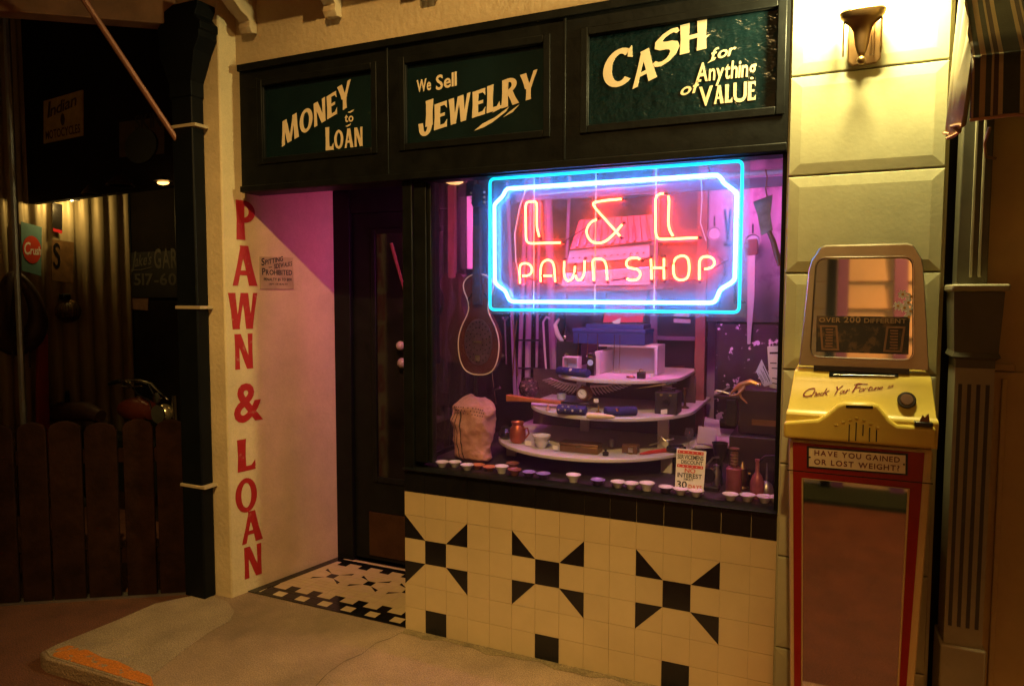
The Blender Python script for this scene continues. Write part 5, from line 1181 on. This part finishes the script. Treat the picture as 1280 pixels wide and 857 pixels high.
g.loft([[Vector((x, .85+.006*math.sin(i*.9), zz_)) for i, x in enumerate(xs_)] for zz_ in (zb6, zt6)], cap=False, close=False); g.build('cloth', ptn, cloth).modifiers.new('Solid', 'SOLIDIFY').thickness = .002
up_ = item('lilac_curtain', 'pale lilac curtain hanging behind the right of the neon sign', 'curtain', on(925, 300, .9)); g = G(); zt6, zb6 = 2.2, on(920, 402, .92).z
xs_ = [on(885, 300, .92).x+k*.018 for k in range(46)]; g.loft([[Vector((x, .92+.012*math.sin(i*.8), zz_)) for i, x in enumerate(xs_)] for zz_ in (zb6, zt6)], cap=False, close=False); g.build('curtain', mat('lilac_cloth', (.46, .40, .50), .8, vscale=5, col2=(.20, .14, .22), cmask=(.52, .66)), up_).modifiers.new('Solid', 'SOLIDIFY').thickness = .002
cf = item('hanging_photographs', 'row of small pale cards pinned up behind the dark guitar', 'cards', on(560, 300, 1.3))
random.seed(3)
for k in range(12):
    x = 548+random.random()*40; y = 265+random.random()*110; w_ = 3+random.random()*5; h_ = 6+random.random()*10
    G().slab([on(x, y, 1.3), on(x+w_, y-.5, 1.3), on(x+w_, y-h_, 1.3), on(x, y-h_+.5, 1.3)], (0, .003, 0)).build('card', mat('faded_card_%s' % 'abc'[k % 3], [(.25, .16, .2), (.14, .10, .16), (.32, .22, .22)][k % 3], .7), cf, smooth=False)
cll = item('ceiling_lamp', 'small dim yellow ceiling lamp at the top left of the window', 'ceiling lamp', on(568, 226, .5)); p = on(568, 228, .5)
G().lathe([(.001, -.012), (.03, -.008), (.045, .0), (.045, .004), (.001, .006)], p, 20).build('lamp_glass', mat('dim_lamp_glass', (.7, .6, .3), .4, var=0, emit=(1, .62, .16), estr=1.3), cll); G().lathe([(.05, .0065), (.062, .0), (.066, .004), (.055, .02), (.02, .03)], p, 20).build('lamp_rim', brass, cll)
bat = item('wooden_bat', 'slanting wooden bat seen dimly inside the door glass', 'bat', on(500, 340, .605)); G().tube([on(489, 304, .606), on(494, 322, .606), on(508, 372, .606)], [.010, .010, .006], 8).build('bat', mat('dull_orange_wood', (.16, .06, .02), .6), bat)

# more pawned goods crowding the back and right of the bay
def tubes(name, label, cat, paths, m, Y=None, part='body'):
    first = None; pts_ = [[on(x, y, Y) for x, y in p] for p, r in paths]; t_ = item(name, label, cat, pts_[0][0])
    for P, (p, r) in zip(pts_, paths): G().tube(P, r, 8).build(part if first is None else 'arm', m, t_); first = 1
    return t_
lil = mat('pale_lilac_wood', (.5, .42, .5), .6)
def plate_item(name, label, cat, pts, Y, m, part, d=.004): t_ = item(name, label, cat, on(*pts[0], Y)); G().slab([on(x, y, Y) for x, y in pts], (0, d, 0)).build(part, m, t_, bevel=.001); return t_
sw_ = plate_item('hand_saw', 'pale tapering hand saw hanging on the lilac curtain below the cleaver', 'saw', [(934, 318), (944, 316), (943, 372), (938, 430), (934, 430)], .84, mat('pale_saw_blade', (.5, .46, .48), .4, .5), 'blade'); G().slab([on(x, y, .838) for x, y in ((930, 300), (947, 298), (947, 318), (932, 320))], (0, .012, 0)).build('handle', brown_wood, sw_, bevel=.003)
for px_, py_, r_, nm in ((893, 292, .034, 'small pale round tin lid hung left of the cleaver'), (941, 302, .038, 'larger pale round pan hung beside the cleaver handle')):
    t_ = item('hanging_pan', nm, 'pan', on(px_, py_, .86)); G().lathe([(.001, .0), (r_*.8, .0), (r_, .012), (r_*.94, .012), (r_*.76, .004), (.001, .004)], on(px_, py_, .86), 20, '-y').build('dish', mat('pale_tin', (.5, .45, .5), .35, .6), t_); G().tube([on(px_, py_-5, .86), on(px_, py_-22, .86)], .004, 6).build('handle', dark_metal, t_)
tubes('ball_hammer', 'small hammer hanging at the left of the bay under the dark guitar', 'hammer', [([(556, 420), (557, 470)], .006), ([(549, 420), (564, 419)], .011)], mat('worn_grey_iron', (.16, .13, .14), .4, .6), .75)
tubes('long_spanner', 'long dark spanner hanging beside the pale poles', 'spanner', [([(631, 400), (633, 455)], .005), ([(628, 396), (631, 401), (635, 396)], .006)], mat('worn_grey_iron', (.16, .13, .14), .4, .6), .8)
tubes('curly_horn', 'pale curved powder horn hanging above the flash camera', 'horn', [([(699, 398), (694, 406), (697, 418), (704, 428), (706, 438)], [.006, .011, .013, .010, .005])], lil, .70)
tubes('walking_cane', 'thin pale cane with hooked top leaning left of the flash camera', 'cane', [([(684, 480), (681, 440), (679, 402), (683, 396), (688, 399)], .006)], lil, .85)
tubes('fencing_foil', 'slender steel foil leaning in the left rear of the bay', 'foil', [([(620, 505), (612, 440), (607, 400)], [.004, .003, .002]), ([(616, 487), (625, 484)], .010)], chrome, .80)
tubes('rusty_tongs', 'rusty tongs standing upright between vase and poles', 'tongs', [([(641, 470), (643, 430), (641, 400)], .004), ([(647, 470), (643, 430), (646, 400)], .004)], bronze, .72)
def framed(px, py, w_, h_, Y, lab, m_):
    t_ = item('framed_picture', lab, 'picture', on(px, py, Y)); a_, b_, c_, d_ = (px-w_, py+h_), (px+w_, py+h_-1), (px+w_, py-h_-1), (px-w_, py-h_)
    G().slab([on(*q_, Y) for q_ in (a_, b_, c_, d_)], (0, .012, 0)).build('frame', brown_wood, t_, bevel=.002); c0 = (px, py); G().slab([on(px+(x-px)*.78, py+(y-py)*.82, Y-.001) for x, y in (a_, b_, c_, d_)], (0, -.001, 0)).build('picture', m_, t_, smooth=False)
framed(552, 288, 8, 12, 1.2, 'small dark framed picture at the upper left rear of the bay', mat('faded_card_a', (.25, .16, .2), .7)); framed(566, 330, 7, 9, 1.2, 'little framed picture half hidden behind the guitar shoulder', mat('faded_card_c', (.32, .22, .22), .7)); framed(846, 470, 9, 12, 1.08, 'dark framed print leaning on the panelled screen', mat('faded_card_b', (.14, .10, .16), .7))
def pot(name, lab, cat, px, py, Y, z, prof, m, part='body', seg=20):
    p = on(px, py, Y); p.z = z+.0005; t_ = item(name, lab, cat, p); G().lathe(prof, p, seg).build(part, m, t_); return t_, p
pot('tall_candlestick', 'slim tarnished candlestick at the right end of the middle shelf', 'candlestick', 856, 508, .62, Z2, [(.020, 0), (.018, .006), (.006, .012), (.005, .06), (.008, .064), (.005, .09), (.012, .094), (.001, .098)], bronze)
pot('small_tankard', 'little pewter tankard standing between brass box and watch box', 'tankard', 764, 560, .40, Z1, [(.016, 0), (.017, .03), (.015, .036), (.013, .036), (.013, .006)], steel)
pot('ring_stand', 'tiny gold ring stand left of the plain navy roll', 'ring stand', 748, 512, .34, Z2, [(.012, 0), (.011, .003), (.003, .006), (.002, .022), (.004, .026), (.001, .03)], gold)
pot('thimble_cup', 'tiny white cup beside the ring box on the top shelf', 'cup', 815, 470, .48, Z3, [(.010, 0), (.013, .016), (.012, .016), (.008, .003)], porcelain)
pot('ink_bottle', 'squat dark ink bottle on the lowest shelf right of the brass box', 'bottle', 757, 566, .22, Z1, [(.013, 0), (.014, .014), (.005, .018), (.006, .026), (.001, .027)], lacq_black)
t_, p = pot('meat_grinder', 'dark iron hand grinder with crank beside the discount card', 'grinder', 900, 560, .30, LZ, [(.018, 0), (.016, .01), (.010, .05), (.012, .10), (.026, .13), (.030, .165), (.034, .175), (.030, .175), (.024, .15)], dark_metal)
G().tube([p+Vector((0, -.03, .12)), p+Vector((-.02, -.05, .12)), p+Vector((-.045, -.05, .085))], .005, 6).build('crank', steel, t_); G().tube([p+Vector((-.045, -.05, .085)), p+Vector((-.045, -.085, .085))], .008, 8).build('grip', brown_wood, t_)
pot('oil_can', 'small spouted oil can in front of the old till', 'oil can', 958, 600, .22, LZ, [(.030, 0), (.031, .012), (.022, .04), (.006, .055), (.003, .11), (.002, .125)], steel)
pot('bellied_lantern', 'dark brass lantern standing in front of the till drawer', 'lantern', 928, 590, .26, LZ, [(.024, 0), (.026, .008), (.020, .016), (.026, .05), (.018, .08), (.021, .086), (.010, .10), (.004, .115)], bronze)
tubes('iron_pliers', 'open iron pliers lying on the tray left of the golden tongs', 'pliers', [([(893, 494), (903, 489), (912, 483)], .004), ([(895, 488), (903, 489), (911, 492)], .004)], steel, .33)
tubes('drill_brace', 'bent iron drill brace resting on the lowest shelf by the binoculars', 'drill', [([(812, 556), (822, 553), (826, 545), (832, 551), (842, 548)], .004)], steel, .42)
for k, (x, y, w_) in enumerate(((884, 546, 13), (890, 535, 11))): plate_item('pale_catalogue', ('lower', 'upper')[k]+' of two pale printed leaflets propped right of the wine glass', 'leaflet', [(x-w_, y+8), (x+w_, y+10), (x+w_-2, y-10), (x-w_+2, y-14)], .62+.03*k, lil, 'sheet', .002)
for k in range(4): plate_item('price_slip', ('price slip tucked by the copper jug', 'price slip propped against the stacked bowls', 'price slip in front of the box camera', 'price slip at the foot of the winged watch')[k], 'price slip', [[(656, 556), (664, 557), (664, 551), (656, 550)], [(691, 562), (697, 562), (697, 557), (691, 556)], [(826, 518), (834, 517), (834, 511), (826, 512)], [(742, 503), (748, 503), (748, 498), (742, 498)]][k], (.25, .20, .36, .34)[k], paper, 'slip', .001)

# ------------------------------------------------------------------ alley: fence, garage and its clutter
fn = thing('board_fence', 'low fence of dark round topped boards across the alley', 'fence', (-1.8, -.3, -.1))
F0, F1 = Vector((-1.30, .02, 0)), Vector((-2.32, -.66, 0)); FD = (F1-F0).normalized(); FN = Vector((FD.y, -FD.x, 0)); 
if FN.y > 0: FN = -FN
random.seed(11); s = .0
edges = [(235, 199), (195, 158), (150, 110), (106, 66), (63, 27), (22, -16), (-20, -58), (-62, -100)]
def fs(px):
    d = FW+RT*((px-640)/FPX)-UP*((640-428.5)/FPX); k = (F0-CAM).dot(FN)/d.dot(FN); return (CAM+d*k-F0).dot(FD)
for k, (a, b) in enumerate(edges):
    s0, s1 = fs(a), fs(b); zt = .885+.008*math.sin(k*2.3); g = G(); pts = []
    pts = [F0+FD*s0+Vector((0, 0, -.085)), F0+FD*s1+Vector((0, 0, -.085)), F0+FD*s1+Vector((0, 0, zt-.045))]
    for i in range(7):
        q = i/6; pts.append(F0+FD*(s1+(s0-s1)*(.08+.84*q))+Vector((0, 0, zt-.02+.02*math.sin(math.pi*q))))
    pts.append(F0+FD*s0+Vector((0, 0, zt-.045)))
    off = FN*(.004*math.sin(k*3.1)); g.slab([p+off for p in pts], FN*.022); g.build('board', fence_wood, fn, bevel=.004)
for z in (.12, .66):
    g = G(); P = [F0+FD*(-.02)-FN*.006, F0+FD*1.5-FN*.006]; g.slab([P[0]+Vector((0, 0, z)), P[1]+Vector((0, 0, z)), P[1]+Vector((0, 0, z+.07)), P[0]+Vector((0, 0, z+.07))], FN*-.035); g.build('rail', fence_wood, fn)
g = G(); g.slab([F0+Vector((0, 0, -.07))+FN*.03, F0+FD*1.5+Vector((0, 0, -.07))+FN*.03, F0+FD*1.5+Vector((0, 0, -.05))+FN*.03, F0+Vector((0, 0, -.05))+FN*.03], FN*-.06); g.build('ground_strip', steel, fn)

ga = thing('garage_shed', 'dark open fronted garage shed beside the pawn shop', 'garage', (-2.6, 1, -.1))
WX = -3.6
g = G(); n = 220; ring0 = []
for zz in (-.1, 5.0):
    ring0.append([Vector((WX+.016*max(-1, min(1, 1.7*math.sin(2*math.pi*(-1.2+2.6*k/n)/.125))), -1.2+2.6*k/n, zz)) for k in range(n+1)])
g.loft(ring0, cap=False, close=False); cw = g.build('corrugated_side_wall', corr, ga, ang=50); cw.modifiers.new('Solid', 'SOLIDIFY').thickness = .002
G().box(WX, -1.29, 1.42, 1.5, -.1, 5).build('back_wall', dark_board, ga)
FA, FB = Vector((-1.29, .28, 0)), Vector((-3.60, .60, 0)); fz0 = on(225, 228, .28).z
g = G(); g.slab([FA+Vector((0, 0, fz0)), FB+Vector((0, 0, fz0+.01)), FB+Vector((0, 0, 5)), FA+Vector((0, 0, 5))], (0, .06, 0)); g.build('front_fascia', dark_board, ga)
G().box(WX-.1, -1.29, .0, 1.5, 5.01, 5.08).build('roof', dark_board, ga)
FAN = Vector((FA-FB)).cross(Vector((0, 0, 1))).normalized()
if FAN.y > 0: FAN = -FAN
def fa(px, py, off=.002):
    d = FW+RT*((px-640)/FPX)-UP*((py-428.5)/FPX); k = (FA-CAM).dot(FAN)/d.dot(FAN); return CAM+d*k+FAN*off
FX = (FA-FB).normalized()
ms = item('motorcycle_sign', 'yellowed square motorcycle sign hanging on the dark garage fascia', 'sign', fa(80, 146)); q = [fa(57, 180), fa(105, 170), fa(105, 113), fa(57, 127)]
G().slab(q, FAN*.012).build('sign_board', ochre, ms, bevel=.002)
g = G(); U_ = UV
write(g, 'Indian', fa(62, 148, .0135), fa(98, 132, .0135), U_, FAN, [.10]+[.075]*5, 'bold', .05, .25, depth=.001); write(g, 'MOTOCYCLES', fa(60, 175, .0135), fa(103, 166, .0135), U_, FAN, .055, 'bold', .08, depth=.001)
c = fa(81, 150, .0135); g.slab([c+FX*(.03*math.cos(i*.785))+Vector((0, 0, .042*math.sin(i*.785))) for i in range(8)], FAN*.001); g.build('lettering', mat('dark_brown_ink', (.03, .012, .006), .7), ms, smooth=False)
os_ = item('oval_sign', 'dark oval board under faded capital letters on the garage fascia', 'sign', fa(180, 165))
g = G(); c = fa(179, 183, .004); g.slab([c+FX*(.17*math.cos(k*math.pi/14))+Vector((0, 0, .105*math.sin(k*math.pi/14))) for k in range(28)], FAN*.014); g.build('oval_board', lacq_black, os_)
g = G(); q = [fa(150, 197), fa(206, 192), fa(206, 146), fa(150, 153)]; g.slab(q, FAN*.003); g.build('faded_board', mat('faded_brown_board', (.07, .045, .022), .8, var=.3), os_)
g = G(); write(g, 'SKIN', fa(170, 163, .0055), fa(203, 158, .0055), U_, FAN, .085, 'bold', .1, depth=.001); g.build('lettering', mat('dim_grey_paint', (.02, .015, .012), .7), os_, smooth=False)
gsn = item('garage_name_board', 'long dark board with painted garage name on the back wall', 'sign', on(195, 330, 1.41)); yb = 1.40
G().slab([on(160, 372, yb), on(235, 372, yb), on(235, 312, yb), on(160, 316, yb)], (0, .015, 0)).build('sign_board', mat('black_board', (.012, .011, .010), .6), gsn)
g = G(); write(g, "Jake's", on(164, 334, yb-.002), on(189, 330, yb-.002), UV, NV, [.12]+[.09]*5, 'bold', .05, .25, depth=.001); write(g, 'GARAGE', on(193, 335, yb-.002), on(252, 334, yb-.002), UV, NV, .15, 'bold', .12, depth=.001); write(g, '517-60-95', on(168, 356, yb-.002), on(250, 356, yb-.002), UV, NV, .09, 'bold', .1, depth=.001)
g.tube([on(165, 338, yb-.002), on(178, 337, yb-.002), on(190, 334, yb-.002)], .005, 5); g.build('lettering', mat('faded_white_paint', (.075, .068, .05), .7), gsn, smooth=False)
tk = item('small_wall_card', 'small faded pinkish card pinned below the garage name board', 'card', on(173, 378, 1.41)); G().slab([on(161, 386, 1.408), on(185, 388, 1.408), on(185, 370, 1.408), on(161, 369, 1.408)], (0, .006, 0)).build('card', mat('faded_pink_card', (.20, .11, .07), .7, var=.3, vscale=20), tk)
# signs on the corrugated wall
def wx(px, py, off=.03):
    d = FW+RT*((px-640)/FPX)-UP*((py-428.5)/FPX); return CAM+d*((WX+off-CAM.x)/d.x)
EX = (1, 0, 0); WYv = Vector((0, 1, 0))
ts = item('tin_drink_sign', 'teal tin drink sign with red oval on the corrugated wall', 'sign', wx(40, 310)); 
def rotq(pts, off): return [wx(x, y, off) for x, y in pts]
G().slab(rotq([(27, 338), (51, 345), (52, 284), (26, 277)], .03), (.004, 0, 0)).build('tin_plate', mat('teal_tin', (.12, .26, .26), .45, var=.2), ts)
c = wx(40, 312, .036); g = G(); g.slab([c+WYv*(.066*math.cos(k*math.pi/12))+Vector((0, 0, .10*math.sin(k*math.pi/12))) for k in range(24)], (.001, 0, 0)); g.build('red_oval', mat('red_tin_paint', (.55, .05, .02), .45), ts)
g = G(); write(g, 'Crush', c+WYv*-.06+Vector((.0015, 0, -.035)), c+WYv*.062+Vector((.0015, 0, -.035)), UV, EX, [.085]+[.06]*4, 'bold', .06, .1, depth=.001); g.build('lettering', paper, ts, smooth=False)
ps_ = item('black_hook_plate', 'small black plate hung high beside the lit corrugation', 'plate', wx(71, 272)); G().slab(rotq([(65, 287), (77, 290), (77, 256), (65, 253)], .03), (.008, 0, 0)).build('plate', lacq_black, ps_); G().slab(rotq([(66, 289), (77, 292), (77, 288), (66, 285)], .04), (.004, 0, 0)).build('red_edge', red_lacq, ps_)
ss = item('rusty_tin_sign', 'rusty square tin sign with curled letter S on the corrugation', 'sign', wx(78, 325)); G().slab(rotq([(64, 350), (91, 354), (92, 303), (65, 299)], .03), (.004, 0, 0)).build('tin_plate', mat('rusty_tin', (.16, .085, .03), .6, var=.4, vscale=20), ss); g = G(); c = wx(67, 335, .036); write(g, 'S', c, wx(76, 336, .036), UV, EX, .19, 'sign', depth=.001); g.build('lettering', lacq_black, ss, smooth=False)
co = item('leather_horse_collar', 'brown padded leather horse collar hanging at the far left', 'horse collar', wx(22, 385, .2)); c = wx(22, 388, .22); lth = mat('brown_leather', (.055, .025, .014), .5, var=.4, bump=.3)
g = G(); pts = [c+WYv*(.11*math.cos(k*math.pi/14)*(1.1-.35*math.sin(k*math.pi/14)))+Vector((.02*math.cos(k*math.pi/7), 0, .24*math.sin(k*math.pi/14))) for k in range(28)]; g.tube(pts, [.055+.02*math.sin(k*math.pi/14+math.pi) for k in range(28)], 12, True); g.build('padded_ring', lth, co)
for k in range(3): G().tube([c+Vector((.03, -.06+.05*k, -.2)), c+Vector((.035, -.065+.055*k, -.32-.04*k))], .006, 6).build('strap', lth, co)
G().tube([c+Vector((-.06, -.03, -.18)), c+Vector((-.07, -.02, .05)), c+Vector((-.06, 0, .22))], [.05, .07, .05], 10).build('backing_pad', lth, co)
bk = item('round_wire_basket', 'round wire lantern basket hanging on the corrugated wall', 'basket', wx(85, 388, .12)); c = wx(85, 389, .14); g = G()
for k in range(12):
    a = k*math.pi/12; g.tube([c+Vector((.085*math.cos(a)*math.cos(t_), .085*math.sin(a)*math.cos(t_), .085*math.sin(t_))) for t_ in [i*2*math.pi/20 for i in range(20)]], .0022, 4, True)
for k in (-2, -1, 0, 1, 2): r_ = .085*math.cos(k*.45); g.tube([c+Vector((r_*math.cos(i*.314), r_*math.sin(i*.314), .085*math.sin(k*.45))) for i in range(20)], .0022, 4, True)
g.build('wire_cage', bronze, bk); G().ball(tuple(c), .076, 14).build('inner_globe', mat('dusty_brown_globe', (.09, .055, .02), .5), bk); G().box(c.x-.03, c.x+.03, c.y-.05, c.y+.01, c.z+.086, c.z+.13).build('cap', dark_metal, bk, bevel=.01)
rb_ = item('red_oar', 'tall red painted plank leaning on the corrugated wall', 'plank', wx(50, 525, .06)); G().slab(rotq([(44, 560), (60, 560), (57, 420), (53, 408), (48, 408), (45, 420)], .05), (.03, 0, 0)).build('plank', mat('worn_red_paint', (.34, .035, .015), .6, var=.25), rb_, bevel=.004)
pol = item('grey_conduit', 'thin vertical conduit pipe at the far left of the alley', 'pipe', on(20, 250, -.2)); p = on(20, 300, -.15); G().tube([(p.x, p.y, -.1), (p.x, p.y, 3.4)], .018, 8).build('pipe', steel, pol)
# lamps in the garage
gl1 = item('garage_spot', 'lit cap lamp shining down the corrugated garage wall', 'lamp', (-3.42, .80, 2.27)); G().lathe([(.012, .10), (.02, .09), (.05, .03), (.055, .0), (.052, .0), (.045, .03), (.015, .085)], (-3.42, .80, 2.24), 18).build('cap', dark_metal, gl1); G().ball((-3.42, .80, 2.25), .018, 10).build('bulb', bulb_m, gl1)
p = on(204, 229, .20); gl2 = item('tilted_garage_bulb', 'small glowing orange bulb under the garage ceiling near the corner', 'lamp', p); G().lathe([(.001, -.010), (.022, -.004), (.026, .004), (.001, .008)], p, 14, sx=1.5).build('bulb', mat('orange_bulb_glass', (.8, .5, .2), .4, var=0, emit=(1, .45, .10), estr=6), gl2); G().lathe([(.028, .0085), (.045, .012), (.03, .025), (.012, .035)], p, 16, sx=1.3).build('cap', dark_metal, gl2)
lamp('garage_ceiling_bulb', 'POINT', tuple(p+Vector((0, -.02, -.05))), .35, (1, .5, .16), size=.03)
ce = item('dented_ceiling_pan', 'dull metal pan lamp shades hung beneath the garage ceiling', 'lamp shades', on(150, 235, 1.1))
for x, y, r in ((115, 243, .10), (150, 232, .13)): 
    p = on(x, y, .22); r *= .6; G().lathe([(r, 0), (r*.95, .006), (r*.4, .05), (.01, .06), (.01, .055), (r*.4, .045), (r*.93, 0)], p, 20).build('shade', bronze, ce)
# motorcycle behind the fence
mc = item('parked_motorcycle', 'old red and chrome motorcycle parked behind the board fence', 'motorcycle', on(175, 520, .75)*1)
ym = .70
G().tube([on(x, y, ym) for x, y in ((137, 479), (150, 476), (175, 476), (190, 480), (200, 490), (212, 500))], .011, 8).build('handlebar', chrome, mc)
G().tube([on(137, 479, ym), on(151, 476, ym)], .015, 8).build('grip', lacq_black, mc)
hl = on(206, 516, ym-.05); G().ball(tuple(hl), .062, 18, sy=.9).build('headlamp', mat('headlamp_shell', (.55, .48, .32), .22, .8), mc)
tkc = on(172, 512, ym); g = G(); g.lathe([(.004, -.17), (.055, -.14), (.085, -.05), (.09, .05), (.06, .14), (.004, .17)], tkc, 16, 'x'); g.build('fuel_tank', mat('dark_red_tank', (.09, .016, .008), .35), mc)
g = G(); g.tube([on(x, y, ym) for x, y in ((62, 520), (75, 514), (110, 514), (126, 520))], [.04, .072, .070, .045], 12); g.build('saddle', lth, mc)
G().tube([on(84, 508, ym+.1), on(84, 488, ym+.1)], [.02, .012], 8).build('rear_lamp', lacq_black, mc)
G().lathe([(.30, -.04), (.34, -.03), (.355, 0), (.34, .03), (.30, .04)], on(235, 640, ym+.1), 28, '-y').build('front_wheel', lacq_black, mc); G().lathe([(.30, -.04), (.34, -.03), (.355, 0), (.34, .03), (.30, .04)], on(75, 640, ym+.1), 28, '-y').build('rear_wheel', lacq_black, mc); G().box(on(100, 600, ym).x, on(200, 600, ym).x, ym-.06, ym+.12, .15, .55).build('engine', dark_metal, mc, bevel=.03)
G().tube([on(x, y, ym-.03) for x, y in ((150, 481), (160, 484), (178, 482))], .005, 6).build('brake_lever', chrome, mc)
for q_ in (((160, 477), (172, 492), (186, 500), (192, 520)), ((185, 479), (196, 500), (198, 520))): G().tube([on(x, y, ym-.02) for x, y in q_], .005, 6).build('cable', lacq_black, mc)
G().lathe([(.001, 0), (.035, 0), (.037, .015), (.030, .018), (.001, .016)], on(198, 497, ym-.03), 16, '-y').build('speedometer', chrome, mc)
G().lathe([(.050, .0), (.062, .004), (.062, .012), (.050, .012)], hl+Vector((0, -.045, 0)), 18, '-y').build('headlamp_rim', chrome, mc)
G().lathe([(.02, 0), (.022, .012), (.001, .016)], tkc+Vector((.02, 0, .085)), 12).build('fuel_cap', chrome, mc)
g = G(); g.tube([hl+Vector((.07, .02, .12+.004*0)), hl+Vector((.08, .02, -.3))], .018, 8); g.build('fork', chrome, mc)
# beam and brace
bm_ = item('timber_beam', 'rough brown timber beam resting on the cream corner capital', 'beam', (-1.3, -.15, 2.9)); a = on(222, 22, -.13); d = Vector((-.80, -.60, 0)); sdv = Vector((.60, -.80, 0))*.05
g = G(); g.slab([a-sdv+Vector((0, 0, -.05)), a+sdv+Vector((0, 0, -.05)), a+sdv+Vector((0, 0, .09)), a-sdv+Vector((0, 0, .09))], d*1.5); g.build('beam', timber, bm_, bevel=.006)
rd = item('diagonal_brace_rod', 'long reddish brace rod running diagonally down to the cream corner', 'brace', on(228, 186, -.15)); a, b = on(227, 184, -.13), on(105, 0, -.55); G().tube([a, b+(b-a)*.3], .014, 8).build('rod', mat('rust_brown_rod', (.26, .10, .05), .5, .3), rd); G().box(a.x-.02, a.x+.012, -.135, -.088, a.z-.05, a.z+.02).build('end_plate', timber, rd, bevel=.003)

# ------------------------------------------------------------------ across the road (seen in the mirrors)
struct(G().box(-20, 20, -3.98, -3.50, -.07, -.03).build('grass_verge', mat('verge_grass', (.010, .030, .008), .9, var=.5, vscale=30, bump=1, bscale=200), smooth=False))
oh = thing('opposite_house', 'tan clapboard house with mauve posts across the road, seen in the mirror', 'house', (2, -4.1, 0))
clap = mat('tan_clapboard', (.58, .40, .22), .7, var=.06)
g = G()
for k in range(19): z = -.1+k*.225; g.slab([(-8, -4.0, z), (-8, -3.955, z), (-8, -3.98, z+.225), (-8, -4.0, z+.225)], (18, 0, 0))
g.build('clapboard_wall', clap, oh, smooth=False)
mv = mat('mauve_trim', (.20, .07, .17), .6)
for a_, b_ in ((1.779, 1.862), (2.185, 2.28), (3.2, 3.3), (.7, .8)): G().box(a_, b_, -3.95, -3.905, -.1, 4.1).build('corner_post', mv, oh)
G().box(1.70, 1.770, -3.95, -3.87, -.1, 4.1).build('dark_post', black_wood, oh)
